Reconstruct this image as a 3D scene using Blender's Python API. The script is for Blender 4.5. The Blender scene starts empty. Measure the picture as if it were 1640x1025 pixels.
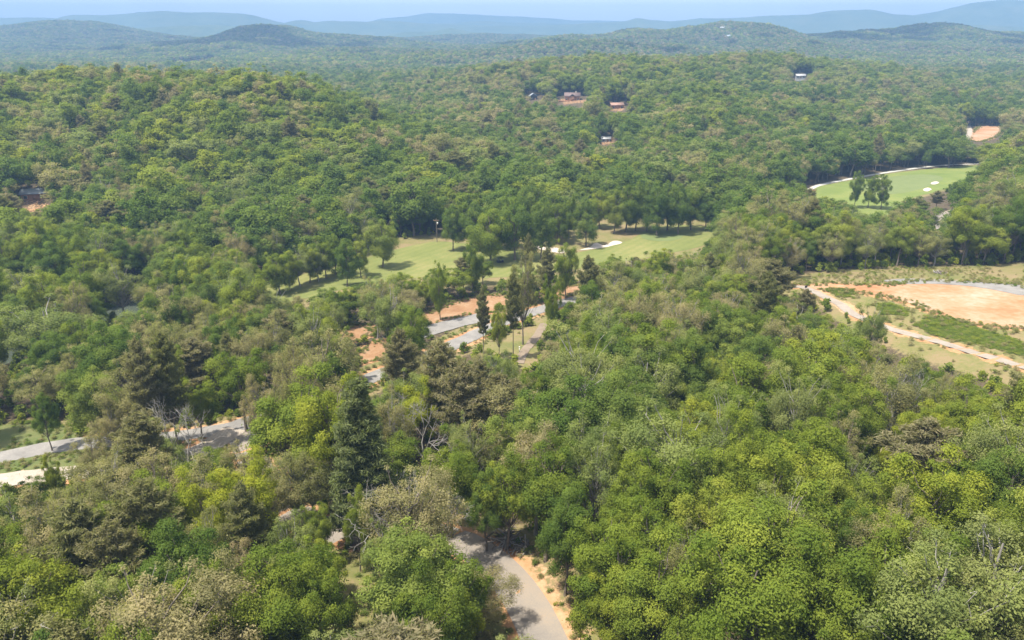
import bpy, bmesh, math, random
import numpy as np
from mathutils import Vector, geometry
R = math.radians
random.seed(7)
rng = np.random.default_rng(11)
S = bpy.context.scene
C = S.collection

# ------------------------------------------------------------ camera, sky, sun, exposure
CAMZ, PITCH, FPX, PW, PH = 80.0, R(20.1), 1263.0, 1640.0, 1025.0
cam = bpy.data.objects.new('camera', bpy.data.cameras.new('camera'))
C.objects.link(cam)
cam.location = (0, 0, CAMZ)
cam.rotation_euler = (R(90) - PITCH, 0, 0)
cam.data.sensor_width = 36.0
cam.data.lens = 36.0 * FPX / PW
cam.data.clip_start = 0.5
cam.data.clip_end = 80000
S.camera = cam

SUN_EL, SUN_AZ = R(67), R(-115)          # azimuth clockwise from the view direction (+Y)
world = bpy.data.worlds.new('World'); S.world = world; world.use_nodes = True
wn = world.node_tree
sky = wn.nodes.new('ShaderNodeTexSky'); sky.sky_type = 'NISHITA'; sky.sun_disc = False
sky.sun_elevation = SUN_EL; sky.sun_rotation = SUN_AZ
sky.air_density = 1.0; sky.dust_density = 1.0; sky.ozone_density = 1.0
bg = wn.nodes['Background']; bg.inputs['Strength'].default_value = 0.14
hz = wn.nodes.new('ShaderNodeHueSaturation'); hz.inputs['Saturation'].default_value = .22      # milky spring sky
wn.links.new(sky.outputs[0], hz.inputs['Color']); wn.links.new(hz.outputs[0], bg.inputs[0])
sun = bpy.data.objects.new('sun', bpy.data.lights.new('sun', 'SUN')); C.objects.link(sun)
sun.data.energy = 3.8; sun.data.angle = R(1.0); sun.data.color = (1.0, 0.94, 0.82)
sd = Vector((math.sin(SUN_AZ) * math.cos(SUN_EL), math.cos(SUN_AZ) * math.cos(SUN_EL), math.sin(SUN_EL)))
sun.rotation_euler = sd.to_track_quat('Z', 'Y').to_euler()
sun.location = (0, 0, 300)
vs = S.view_settings
vs.view_transform = 'Standard'; vs.look = 'None'; vs.gamma = 1.0; vs.use_curve_mapping = False
vs.exposure = 1.75
S.render.engine = 'CYCLES'
cy = S.cycles
cy.use_denoising = True
cy.max_bounces = 6; cy.diffuse_bounces = 4; cy.transmission_bounces = 3; cy.glossy_bounces = 2; cy.volume_bounces = 0
cy.use_adaptive_sampling = False

# ------------------------------------------------------------ node material helpers
def mat_new(name):
    m = bpy.data.materials.new(name); m.use_nodes = True
    m.node_tree.nodes.clear()
    return m, m.node_tree
def nd(t, kind, **kw):
    n = t.nodes.new(kind)
    for k, v in kw.items():
        if k.startswith('i_'):
            n.inputs[k[2:].replace('_', ' ')].default_value = v
        else:
            setattr(n, k, v)
    return n
def ramp(t, src, stops):
    r = t.nodes.new('ShaderNodeValToRGB')
    e = r.color_ramp.elements
    while len(e) > 1: e.remove(e[-1])
    e[0].position = stops[0][0]; e[0].color = (*stops[0][1], 1)
    for p, c in stops[1:]:
        k = e.new(p); k.color = (*c, 1)
    t.links.new(src, r.inputs[0]); return r.outputs[0]
def mix(t, fac, a, b, mode='MIX'):
    m = t.nodes.new('ShaderNodeMix'); m.data_type = 'RGBA'; m.blend_type = mode
    for sock, v in ((m.inputs[0], fac), (m.inputs[6], a), (m.inputs[7], b)):
        if isinstance(v, (int, float)): sock.default_value = v
        elif isinstance(v, tuple): sock.default_value = (*v, 1)
        else: t.links.new(v, sock)
    return m.outputs[2]
def noise(t, scale, detail=4, rough=.55, vec=None):
    n = t.nodes.new('ShaderNodeTexNoise'); n.inputs['Scale'].default_value = scale
    n.inputs['Detail'].default_value = detail; n.inputs['Roughness'].default_value = rough
    if vec is None:
        g = t.nodes.new('ShaderNodeNewGeometry'); vec = g.outputs['Position']
    t.links.new(vec, n.inputs['Vector']); return n.outputs['Fac']
def math_(t, op, a, b=0.0, clamp=False):
    m = t.nodes.new('ShaderNodeMath'); m.operation = op; m.use_clamp = clamp
    for i, v in enumerate((a, b)):
        if isinstance(v, (int, float)): m.inputs[i].default_value = v
        else: t.links.new(v, m.inputs[i])
    return m.outputs[0]
def finish(t, col, rough=.9, bump=None, bump_strength=.4, bump_dist=.1, spec=.2, metal=0.0):
    p = t.nodes.new('ShaderNodeBsdfPrincipled'); o = t.nodes.new('ShaderNodeOutputMaterial')
    if isinstance(col, tuple): p.inputs['Base Color'].default_value = (*col, 1)
    else: t.links.new(col, p.inputs['Base Color'])
    p.inputs['Roughness'].default_value = rough
    p.inputs['Specular IOR Level'].default_value = spec
    p.inputs['Metallic'].default_value = metal
    if bump is not None:
        b = t.nodes.new('ShaderNodeBump'); b.inputs['Strength'].default_value = bump_strength
        b.inputs['Distance'].default_value = bump_dist
        t.links.new(bump, b.inputs['Height']); t.links.new(b.outputs[0], p.inputs['Normal'])
    t.links.new(p.outputs[0], o.inputs[0])

def surf(name, stops, scale, fine=None, rough=.92, bump=.35, bdist=.08, spec=.15):
    """mottled surface: two noises through a colour ramp"""
    m, t = mat_new(name)
    n1 = noise(t, scale, 5, .6); n2 = noise(t, fine or scale * 9, 4, .65)
    s = math_(t, 'ADD', math_(t, 'MULTIPLY', n1, .62), math_(t, 'MULTIPLY', n2, .38))
    finish(t, ramp(t, s, stops), rough, n2, bump, bdist, spec)
    return m

def leaf_mat(name, stops, transl=.42, tint=.5):
    m, t = mat_new(name)
    oi = t.nodes.new('ShaderNodeObjectInfo')
    at = t.nodes.new('ShaderNodeAttribute'); at.attribute_name = 'tint'
    col = ramp(t, oi.outputs['Random'], stops)
    v = math_(t, 'ADD', math_(t, 'MULTIPLY', at.outputs['Fac'], tint), 1 - tint * .5)
    hs = t.nodes.new('ShaderNodeHueSaturation')
    t.links.new(col, hs.inputs['Color']); t.links.new(v, hs.inputs['Value'])
    h = math_(t, 'ADD', math_(t, 'MULTIPLY', at.outputs['Fac'], -.03), .502)
    t.links.new(h, hs.inputs['Hue'])
    d = t.nodes.new('ShaderNodeBsdfPrincipled'); d.inputs['Roughness'].default_value = .75
    d.inputs['Specular IOR Level'].default_value = .06
    tr = t.nodes.new('ShaderNodeBsdfTranslucent')
    t.links.new(hs.outputs[0], d.inputs['Base Color'])
    br = mix(t, 1.0, hs.outputs[0], (1.35, 1.45, .7), 'MULTIPLY'); t.links.new(br, tr.inputs['Color'])
    mx = t.nodes.new('ShaderNodeMixShader'); mx.inputs[0].default_value = transl + .06
    o = t.nodes.new('ShaderNodeOutputMaterial')
    t.links.new(d.outputs[0], mx.inputs[1]); t.links.new(tr.outputs[0], mx.inputs[2]); t.links.new(mx.outputs[0], o.inputs[0])
    return m

M = {}
M['green'] = leaf_mat('broadleaf_leaves', [(0, (.085, .125, .018)), (.3, (.108, .155, .02)), (.55, (.135, .18, .026)), (.78, (.165, .2, .022)), (.92, (.13, .175, .04)), (1, (.185, .215, .025))], .38)
M['olive'] = leaf_mat('budding_oak_leaves', [(0, (.17, .18, .065)), (.3, (.2, .195, .08)), (.6, (.225, .205, .1)), (.85, (.185, .195, .07)), (1, (.225, .195, .1))], .42, .5)
M['pale'] = leaf_mat('pale_leaves', [(0, (.125, .165, .045)), (.5, (.15, .185, .055)), (1, (.175, .195, .07))], .4, .5)
M['pine'] = leaf_mat('pine_needles', [(0, (.13, .14, .055)), (.4, (.16, .155, .075)), (.75, (.185, .17, .095)), (1, (.14, .155, .06))], .4)
M['fir'] = leaf_mat('white_pine_needles', [(0, (.1, .125, .05)), (1, (.11, .135, .055))], .35)
M['deep'] = leaf_mat('deep_green_leaves', [(0, (.07, .115, .02)), (.5, (.085, .135, .024)), (1, (.1, .145, .03))], .4)
M['yellow'] = leaf_mat('yellow_green_leaves', [(0, (.17, .215, .02)), (1, (.2, .225, .024))], .4)
M['bark'] = surf('bark', [(.3, (.07, .055, .042)), (.7, (.19, .16, .13))], 2.0, 9, bump=.6, bdist=.03)
M['pale_bark'] = surf('pale_bark', [(.3, (0.140, 0.125, 0.110)), (.7, (0.275, 0.260, 0.235))], 1.5, 8, bump=.4, bdist=.03)

# ------------------------------------------------------------ pixel rays and the terrain
def ray(px, py):
    u, v = (px - PW / 2) / FPX, (PH / 2 - py) / FPX
    cp, sp = math.cos(PITCH), math.sin(PITCH)
    return np.array([u, cp + v * sp, -sp + v * cp])
def on_z(px, py, z):
    d = ray(px, py); k = (z - CAMZ) / d[2]
    return d[0] * k, d[1] * k
def at_d(px, dist, py=100):
    d = ray(px, py); return d[0] / d[1] * dist, dist

ctrl = []
for px, py, z in [(850, 985, 16), (540, 850, 15), (470, 822, 14), (700, 1020, 17), (1000, 1020, 18), (1300, 1000, 22), (1600, 1000, 25),
                  (300, 1000, 16), (20, 1000, 15), (1100, 830, 16), (1400, 800, 18), (1620, 760, 20), (150, 860, 12), (760, 882, 16), (900, 900, 18.5),
                  (1290, 465, 12), (1500, 480, 13), (1630, 500, 14), (1450, 440, 11), (1620, 600, 16), (1450, 540, 13), (1550, 570, 14.5),
                  (1120, 540, 4), (1200, 640, 8), (1050, 640, 9), (1350, 640, 11), (330, 700, 8), (100, 715, 6), (20, 770, 7), (590, 605, 5), (700, 525, 3),
                  (780, 530, 3.5), (910, 480, 2), (850, 560, 6), (440, 455, 0), (600, 420, 0), (700, 385, 0), (800, 420, 0), (950, 395, 0), (1060, 378, .3),
                  (1140, 365, 0), (920, 360, 0), (1350, 300, 0), (1450, 285, 0), (1570, 262, 0), (1400, 330, 0), (1250, 400, 2), (1515, 347, 1),
                  (20, 555, 0), (205, 487, 0), (330, 450, 0), (0, 420, 1), (150, 410, 1.5), (300, 400, 2), (450, 385, 1), (600, 352, 1), (780, 338, 1),
                  (1000, 320, 1), (640, 760, 12), (300, 600, 3), (100, 620, 3), (1580, 215, 0)]:
    x, y = on_z(px, py, z); ctrl.append((x, y, z))
for px, d, z in [(0, 560, 31), (130, 550, 34), (300, 520, 33), (480, 530, 28), (560, 450, 17), (640, 620, 3), (560, 700, 8), (0, 420, 17), (250, 420, 18), (500, 420, 18), (-300, 500, 30), (-300, 350, 8),
                 (0, 820, 2), (250, 820, 0), (500, 820, 0), (620, 900, 4), (0, 1300, -2), (400, 1400, -2), (690, 720, 3), (740, 940, 20), (850, 640, 14), (1000, 630, 15), (1150, 660, 16), (800, 800, 18), (915, 760, 21), (850, 900, 33), (985, 740, 18),
                 (1080, 900, 31), (1330, 1050, 29), (1330, 1500, 3), (1150, 1380, 3), (1300, 900, 20), (1150, 490, 2), (1300, 570, 2), (1450, 650, 1), (1600, 820, 0),
                 (1500, 1000, 9), (1640, 1250, 2), (1900, 800, 10), (1900, 400, 16), (650, 1400, 0), (900, 1380, 2), (1500, 1500, 2), (950, 560, 8), (730, 520, 0)]:
    x, y = at_d(px, d); ctrl.append((x, y, z))
for x, y, z in [(0, 20, 17), (-80, 20, 15), (80, 20, 25), (0, -80, 18), (-120, -60, 15), (120, -60, 28)]:
    ctrl.append((x, y, z))
ctrl = np.array(ctrl)
def warp(x, y):
    yy = np.maximum(y, -140) + 220.
    return np.stack([2.0 * x / yy, 2.2 * np.log(yy / 100.)], -1)
def tps(r2): return np.where(r2 > 0, .5 * r2 * np.log(np.maximum(r2, 1e-12)), 0)
Wc = warp(ctrl[:, 0], ctrl[:, 1])
n = len(Wc)
K = tps(((Wc[:, None] - Wc[None]) ** 2).sum(-1)) + np.eye(n) * 2e-4
Pm = np.hstack([np.ones((n, 1)), Wc])
sol = np.linalg.solve(np.block([[K, Pm], [Pm.T, np.zeros((3, 3))]]), np.concatenate([ctrl[:, 2], np.zeros(3)]))

def vnoise(x, y, seed=0):
    """smooth value noise"""
    xi, yi = np.floor(x).astype(np.int64), np.floor(y).astype(np.int64)
    fx, fy = x - xi, y - yi
    fx = fx * fx * (3 - 2 * fx); fy = fy * fy * (3 - 2 * fy)
    def h(a, b):
        v = (a * 374761393 + b * 668265263 + seed * 974711) & 0x7fffffff
        v = ((v ^ (v >> 13)) * 1274126177) & 0x7fffffff
        return ((v ^ (v >> 16)) & 0xffff) / 65535.
    return (h(xi, yi) * (1 - fx) + h(xi + 1, yi) * fx) * (1 - fy) + (h(xi, yi + 1) * (1 - fx) + h(xi + 1, yi + 1) * fx) * fy
def fbm(x, y, seed=0, oct=4):
    s, a, f = 0, .5, 1.
    for o in range(oct):
        s = s + a * (vnoise(x * f, y * f, seed + o) - .5); a *= .5; f *= 2.03
    return s
HILLS = []   # far hills: x, y, height, half width x, half width y
for px, d, py, wx, wy in [(110, 3600, 38, 300, 420), (-60, 3800, 56, 350, 420), (220, 3500, 58, 260, 350), (430, 3000, 41, 150, 330), (355, 2950, 62, 170, 330), (520, 3050, 57, 170, 330), (620, 3100, 66, 200, 330), (1185, 2600, 38, 130, 330), (1100, 2650, 50, 130, 300),
                          (1020, 2750, 50, 120, 300), (940, 2800, 60, 200, 300), (1475, 2800, 41, 160, 350), (1350, 2700, 52, 180, 330), (1580, 2850, 54, 200, 350), (1680, 2900, 62, 250, 350), (800, 4200, 55, 350, 420), (700, 4000, 61, 220, 350),
                          (930, 2000, 70, 190, 140), (1080, 2050, 76, 160, 140), (540, 2300, 84, 200, 200), (650, 2200, 88, 200, 200), (1320, 1950, 92, 250, 160), (720, 1900, 90, 200, 150), (1560, 2100, 84, 200, 200)]:
    x, y = at_d(px, d); dr = ray(px, py)
    HILLS.append((x, y, CAMZ + d * dr[2] / dr[1] - 14, wx, wy))
def height_raw(x, y):
    x = np.asarray(x, float); y = np.asarray(y, float); sh = x.shape
    x = x.ravel(); y = y.ravel(); out = np.zeros(len(x))
    for s in range(0, len(x), 60000):
        w = warp(np.clip(x[s:s + 60000], -2200, 2200), np.clip(y[s:s + 60000], -140, 1600))
        k = tps(((w[:, None] - Wc[None]) ** 2).sum(-1))
        out[s:s + 60000] = k @ sol[:n] + sol[n] + w @ sol[n + 1:]
    out = np.clip(out, -3, 45)
    r = np.hypot(x, y)
    f = np.clip((r - 1150) / 700, 0, 1); f = f * f * (3 - 2 * f)
    far = 4 + 30 * fbm(x / 500, y / 500, 3)
    h4 = np.zeros(len(x))
    for hx, hy, hz, wx, wy in HILLS:
        g = np.exp(-.5 * (((x - hx) / wx) ** 2 + ((y - hy) / wy) ** 2)) * max(hz, 5)
        h4 = h4 + g ** 4
    far = np.where(r < 7500, np.maximum(far, 0) * .7 + h4 ** .25, 0)
    far = far + 10 * fbm(x / 260, y / 260, 9) * np.clip(h4 ** .25 / 40, 0, 1)
    out = out * (1 - f) + far * f
    amp = np.clip((r - 30) / 200, .15, 1) * np.clip(out / 6., .05, 1)
    spur = np.clip((r - 300) / 150, 0, 1) * np.clip((out - 2) / 12., 0, 1)
    out = out + amp * (5 * fbm(x / 70, y / 70, 21) * np.clip(r / 500, .2, 1)) + spur * 30 * fbm(x / 150, y / 190, 27, 3)
    return out.reshape(sh)
NX, NY = 461, 461
tx = np.linspace(-1, 1, NX); ty = np.linspace(0, 1, NY)
gx = 60 * np.sinh(5.68 * tx)
t0 = math.asinh(-330 / 90); t1 = math.asinh(9600 / 90)
gy = 170 + 90 * np.sinh(t0 + (t1 - t0) * ty)
GX, GY = np.meshgrid(gx, gy)
GZ = height_raw(GX, GY)

def polyline(pts, step=2.0):
    """Catmull-Rom through world points, resampled"""
    P = np.array(pts, float); P = np.vstack([2 * P[0] - P[1], P, 2 * P[-1] - P[-2]]); out = []
    for i in range(1, len(P) - 2):
        a, b, c, d = P[i - 1], P[i], P[i + 1], P[i + 2]
        m = max(2, int(np.linalg.norm(c - b) / step))
        for k in range(m):
            s = k / m
            out.append(.5 * ((2 * b) + (c - a) * s + (2 * a - 5 * b + 4 * c - d) * s ** 2 + (3 * b - a - 3 * c + d) * s ** 3))
    out.append(P[-2]); return np.array(out)
def seg_dist(x, y, line):
    """distance of many points to a polyline"""
    best = np.full(x.shape, 1e9)
    st = max(1, len(line) // 160)
    L = line[::st] if len(line) > 160 else line
    for a, b in zip(L[:-1], L[1:]):
        d = b - a; q = np.clip(((x - a[0]) * d[0] + (y - a[1]) * d[1]) / max(d @ d, 1e-9), 0, 1)
        best = np.minimum(best, np.hypot(x - a[0] - q * d[0], y - a[1] - q * d[1]))
    return best
def inside(x, y, poly):
    c = np.zeros(x.shape, bool); m = len(poly); j = m - 1
    for i in range(m):
        xi, yi = poly[i]; xj, yj = poly[j]
        if yi != yj:
            c ^= ((yi > y) != (yj > y)) & (x < (xj - xi) * (y - yi) / (yj - yi) + xi)
        j = i
    return c
def grid_h(x, y):
    """height on the ground mesh itself (same triangles)"""
    x = np.asarray(x, float); y = np.asarray(y, float)
    i = np.clip(np.searchsorted(gx, x) - 1, 0, NX - 2); j = np.clip(np.searchsorted(gy, y) - 1, 0, NY - 2)
    u = (x - gx[i]) / (gx[i + 1] - gx[i]); v = (y - gy[j]) / (gy[j + 1] - gy[j])
    a, b, c, d = GZ[j, i], GZ[j, i + 1], GZ[j + 1, i + 1], GZ[j + 1, i]
    return np.where(u > v, a + u * (b - a) + v * (c - b), a + v * (d - a) + u * (c - d))
def ground(px, py, lift=0.0):
    """the terrain point (raised by lift) that a photo pixel looks at"""
    d = ray(px, py); k = np.geomspace(20, 9000, 3000)
    z = CAMZ + d[2] * k - grid_h(d[0] * k, d[1] * k) - lift
    h = np.where(z < 0)[0]
    i = h[0] if len(h) else len(k) - 1
    a, b = k[max(i - 1, 0)], k[i]
    for _ in range(20):
        c = .5 * (a + b)
        if CAMZ + d[2] * c - float(grid_h(d[0] * c, d[1] * c)) - lift < 0: b = c
        else: a = c
    return np.array([d[0] * b, d[1] * b])
def gpts(L): return [ground(*p) for p in L]

# lines and areas of the place, in world metres
L_road = polyline(gpts([(905, 1110), (884, 1060), (862, 1010), (838, 960), (808, 915), (765, 882), (715, 864), (660, 854), (600, 853), (540, 850), (490, 834), (452, 806), (425, 772), (405, 738), (392, 706), (378, 688)]))
L_gravel = polyline(gpts([(960, 470), (912, 483), (880, 492), (840, 505), (790, 522), (750, 541), (690, 568), (600, 604), (540, 630), (465, 655), (378, 688), (310, 697), (240, 703), (170, 708), (100, 715), (40, 726), (-60, 748)]))
L_lower = polyline(gpts([(378, 690), (345, 708), (310, 724), (240, 741), (160, 753), (70, 763), (0, 771), (-80, 780)]))
L_spur = polyline(gpts([(640, 546), (690, 529), (730, 518), (775, 509)]))
L_trail = polyline(gpts([(872, 520), (855, 545), (840, 562), (832, 580)]))
L_bench = polyline(gpts([(1225, 460), (1285, 459), (1318, 473), (1346, 488), (1362, 502), (1395, 517), (1437, 531), (1500, 547), (1560, 566), (1640, 588), (1720, 605)]))
L_cart = polyline(gpts([(1140, 331), (1190, 327), (1240, 318), (1290, 306), (1312, 297), (1360, 287), (1430, 275), (1500, 266), (1575, 262), (1640, 258)]))
L_lane = polyline(gpts([(1490, 366), (1500, 358), (1516, 347), (1532, 340), (1550, 334)]))
L_far = polyline(gpts([(1545, 226), (1552, 212), (1550, 200), (1556, 192)]))
L_cut = polyline(gpts([(545, 868), (560, 905), (580, 950), (598, 1000), (610, 1060)]))
L_river = polyline(gpts([(-120, 600), (-40, 578), (20, 556), (95, 522), (200, 489), (270, 468), (340, 450)]))
ROADS = [(L_road, 2.6), (L_gravel, 2.6), (L_lower, 2.4), (L_spur, 3.0), (L_trail, 1.6), (L_bench, 1.5), (L_cart, 1.6), (L_lane, 4.), (L_far, 3.)]
# level each road across, sink the river bed
GXr, GYr = GX.ravel(), GY.ravel(); near = np.where((np.abs(GXr) < 700) & (GYr < 900) & (GYr > -150))[0]
GZr = GZ.ravel().copy()
for line, w in ROADS:
    nx, ny = GXr[near], GYr[near]
    hz = grid_h(line[:, 0], line[:, 1])
    hz = np.convolve(np.pad(hz, 6, mode='edge'), np.ones(13) / 13, 'valid')
    best = np.full(len(near), 1e9); bz = np.zeros(len(near))
    for p, z in zip(line[::2], hz[::2]):
        d = np.hypot(nx - p[0], ny - p[1]); k = d < best; best[k] = d[k]; bz[k] = z
    f = np.clip(1 - (best - w - 1.5) / 6., 0, 1); f = f * f * (3 - 2 * f)
    GZr[near] = GZr[near] * (1 - f) + bz * f
rd = seg_dist(GXr[near], GYr[near], L_river)
GZr[near] -= 2.0 * np.clip(1 - (rd - 5) / 5., 0, 1)
GZ = GZr.reshape(GZ.shape)

A = {
 'clay_pad': [(1262, 458), (1330, 455), (1420, 457), (1500, 450), (1660, 464), (1690, 520), (1640, 527), (1560, 520), (1500, 502), (1440, 481), (1375, 468), (1310, 464)],
 'clearing': [(1228, 465), (1290, 442), (1440, 428), (1640, 424), (1740, 430), (1740, 640), (1640, 612), (1560, 594), (1480, 568), (1432, 545), (1415, 525), (1395, 505), (1330, 492), (1280, 478)],
 'gravel_pad': [(1415, 450), (1450, 447), (1500, 448), (1560, 452), (1640, 458), (1680, 470), (1640, 474), (1590, 464), (1520, 456), (1450, 455)],
 'weeds_1': [(1318, 463), (1345, 461), (1378, 468), (1370, 478), (1335, 475)],
 'weeds_2': [(1396, 486), (1422, 482), (1464, 497), (1450, 507), (1410, 503)],
 'weeds_3': [(1460, 521), (1482, 505), (1520, 508), (1570, 525), (1650, 548), (1650, 575), (1570, 553), (1500, 541)],
 'fairway': [(365, 478), (430, 449), (520, 433), (600, 410), (640, 398), (700, 387), (760, 392), (830, 400), (890, 408), (960, 398), (1010, 384), (1040, 366), (1090, 360), (1146, 366), (1150, 384), (1110, 398), (1040, 412), (940, 428), (860, 440), (760, 446), (680, 444), (560, 462), (470, 482), (400, 492)],
 'rough': [(350, 480), (420, 446), (520, 426), (600, 402), (632, 384), (720, 374), (800, 382), (860, 390), (905, 372), (930, 350), (1000, 346), (1080, 350), (1160, 352), (1180, 372), (1130, 402), (1040, 425), (930, 445), (760, 456), (560, 475), (420, 500)],
 'green': [(1060 + 34 * math.cos(a), 378 + 8.5 * math.sin(a)) for a in np.linspace(0, 2 * math.pi, 18)[:-1]],
 'bunker_1': [(928, 401), (944, 396), (955, 389), (968, 393), (984, 386), (997, 389), (976, 395), (952, 399)],
 'bunker_2': [(857, 394), (872, 396), (890, 397), (906, 402), (898, 406), (878, 402), (862, 399)],
 'far_fairway': [(1180, 345), (1240, 325), (1300, 303), (1330, 295), (1450, 275), (1560, 265), (1590, 270), (1530, 297), (1460, 318), (1420, 345), (1370, 352), (1300, 345)],
 'far_green': [(1380, 300), (1430, 283), (1490, 280), (1510, 288), (1470, 304), (1420, 311)],
 'bunker_3': [(1397, 287), (1405, 285), (1412, 287), (1404, 289)],
 'bunker_4': [(1490, 294), (1498, 291), (1504, 293), (1496, 296)],
 'bunker_5': [(1478, 304), (1486, 301), (1492, 304), (1484, 307)],
 'far_clay': [(1552, 222), (1562, 208), (1576, 198), (1596, 199), (1606, 208), (1598, 217), (1572, 227)],
 'clay_1': [(640, 522), (690, 500), (745, 480), (800, 472), (825, 482), (795, 500), (740, 508), (690, 520)],
 'clay_2': [(530, 540), (555, 524), (590, 520), (592, 538), (556, 550)],
 'clay_3': [(560, 585), (584, 556), (610, 546), (635, 550), (626, 568), (592, 580)],
 'clay_4': [(862, 480), (890, 466), (925, 456), (936, 464), (905, 479), (880, 488)],
 'lawn_1': [(-60, 690), (40, 680), (112, 686), (125, 702), (40, 716), (-60, 735)],
 'lawn_2': [(-60, 756), (30, 735), (120, 721), (210, 722), (180, 742), (80, 757), (-60, 772)],
 'bank': [(0, 500), (20, 490), (75, 478), (78, 488), (30, 508), (0, 520)],
 'glade': [(770, 556), (830, 530), (875, 512), (885, 530), (862, 560), (846, 588), (800, 580)],
 'shoulder': [(770, 868), (800, 858), (850, 868), (905, 905), (940, 960), (960, 1025), (930, 1050), (890, 985), (850, 925), (800, 885)],
 'yard_1': [(898, 158), (915, 160), (940, 158), (938, 166), (905, 168)],
 'yard_2': [(972, 170), (1000, 170), (998, 178), (976, 178)],
 'yard_3': [(842, 157), (865, 157), (864, 163), (844, 163)],
 'yard_4': [(30, 316), (70, 316), (72, 340), (40, 342)],
 'yard_5': [(962, 222), (980, 221), (982, 230), (964, 231)],
 'field': [(262, 104), (300, 100), (345, 97), (346, 106), (310, 113), (262, 112)],
}
AW = {k: np.array(gpts(v)) for k, v in A.items()}
def curve_closed(P, step):
    out = []; m = len(P)
    for i in range(m):
        a, b, c, d = P[i - 1], P[i], P[(i + 1) % m], P[(i + 2) % m]
        q = max(2, int(np.linalg.norm(c - b) / step))
        for k in range(q):
            s = k / q
            out.append(.5 * ((2 * b) + (c - a) * s + (2 * a - 5 * b + 4 * c - d) * s ** 2 + (3 * b - a - 3 * c + d) * s ** 3))
    return np.array(out)

# ------------------------------------------------------------ ground sheet
def mesh_from(name, V, F, mat=None, smooth=False, attrs=None):
    V = np.asarray(V, np.float32); F = np.asarray(F, np.int32)
    me = bpy.data.meshes.new(name)
    me.vertices.add(len(V)); me.vertices.foreach_set('co', V.ravel())
    k = F.shape[1]
    me.loops.add(F.size); me.loops.foreach_set('vertex_index', F.ravel())
    me.polygons.add(len(F)); me.polygons.foreach_set('loop_start', np.arange(0, F.size, k, dtype=np.int32))
    me.polygons.foreach_set('loop_total', np.full(len(F), k, np.int32))
    if smooth: me.polygons.foreach_set('use_smooth', np.ones(len(F), bool))
    for an, av in (attrs or {}).items():
        a = me.attributes.new(an, 'FLOAT', 'POINT'); a.data.foreach_set('value', np.asarray(av, np.float32))
    me.update(calc_edges=True)
    if mat: me.materials.append(mat)
    return me
def tag(o, label=None, cat=None, group=None, kind=None):
    if label: o['label'] = label
    if cat: o['category'] = cat
    if group: o['group'] = group
    if kind: o['kind'] = kind
    return o
def link(name, me, parent=None):
    o = bpy.data.objects.new(name, me); C.objects.link(o)
    if parent is not None: o.parent = parent
    return o

nzs = lambda X, Y, s, sd: fbm(X / s, Y / s, sd)
mx_ = lambda *a: np.maximum.reduce(a)
def soft_in(X, Y, poly, w):
    """1 inside a polygon falling to 0 at w metres outside"""
    i = inside(X, Y, poly); d = seg_dist(X, Y, np.vstack([poly, poly[:1]]))
    return np.where(i, 1., np.clip(1 - d / w, 0, 1))
fx, fy = GXr[near], GYr[near]
clay = np.zeros(len(GXr)); grass = np.zeros(len(GXr))
c = np.zeros(len(near)); g = np.zeros(len(near))
for line, w, s in ((L_road, 2.6, 1.3), (L_gravel, 2.6, 2.), (L_lower, 2.4, 2.), (L_bench, 1.5, 1.2)):
    c = np.maximum(c, np.clip(1.3 - (seg_dist(fx, fy, line) - w) / s, 0, 1))
    g = np.maximum(g, np.clip(1.2 - (seg_dist(fx, fy, line) - w - s) / 5., 0, 1))
for k in ('clay_1', 'clay_2', 'clay_3', 'clay_4', 'far_clay', 'bank', 'clay_pad', 'yard_1', 'yard_2', 'shoulder', 'yard_4', 'yard_5'):
    c = np.maximum(c, soft_in(fx, fy, AW[k], 3.5) * (.42 if k == 'shoulder' else .5 if k.startswith('yard') else 1))
for k in ('rough', 'clearing', 'lawn_1', 'lawn_2', 'far_fairway', 'glade', 'shoulder'):
    g = np.maximum(g, soft_in(fx, fy, AW[k], 6))
g = np.maximum(g, np.clip(1.2 - seg_dist(fx, fy, L_cut) / 4., 0, 1))
clay[near] = c; grass[near] = g
q = np.arange(NX * NY).reshape(NY, NX)
a_, b_, c_, d_ = q[:-1, :-1].ravel(), q[:-1, 1:].ravel(), q[1:, 1:].ravel(), q[1:, :-1].ravel()
tri = np.vstack([np.stack([a_, b_, c_], 1), np.stack([a_, c_, d_], 1)])
m, t = mat_new('forest_floor')
ca = t.nodes.new('ShaderNodeAttribute'); ca.attribute_name = 'clay'
ga = t.nodes.new('ShaderNodeAttribute'); ga.attribute_name = 'grass'
n1, n2, n3 = noise(t, .12, 5), noise(t, 1.1, 5, .65), noise(t, .025, 4)
litter = ramp(t, n2, [(.3, (0.036, 0.027, 0.017)), (.55, (0.072, 0.054, 0.033)), (.72, (0.042, 0.051, 0.018))])
gsum = math_(t, 'ADD', math_(t, 'MULTIPLY', n1, .6), math_(t, 'MULTIPLY', n2, .4))
dry = ramp(t, gsum, [(.3, (0.072, 0.087, 0.024)), (.48, (0.126, 0.114, 0.045)), (.6, (0.162, 0.120, 0.066)), (.72, (0.096, 0.102, 0.030))])
clayc = ramp(t, gsum, [(.3, (0.204, 0.102, 0.048)), (.5, (0.282, 0.156, 0.078)), (.66, (0.336, 0.228, 0.138))])
def edge(attr, nn):
    e = math_(t, 'ADD', attr, math_(t, 'MULTIPLY', math_(t, 'SUBTRACT', nn, .5), 1.5))
    return math_(t, 'MULTIPLY', math_(t, 'SUBTRACT', e, .38), 4., True)
col = mix(t, edge(ga.outputs['Fac'], n2), litter, dry)
col = mix(t, edge(ca.outputs['Fac'], n2), col, clayc)
finish(t, col, .95, n2, .5, .25, .1)
V = np.stack([GXr, GYr, GZr], 1)
o = link('ground', mesh_from('ground', V, tri, m, True, {'clay': clay, 'grass': grass}))
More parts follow.
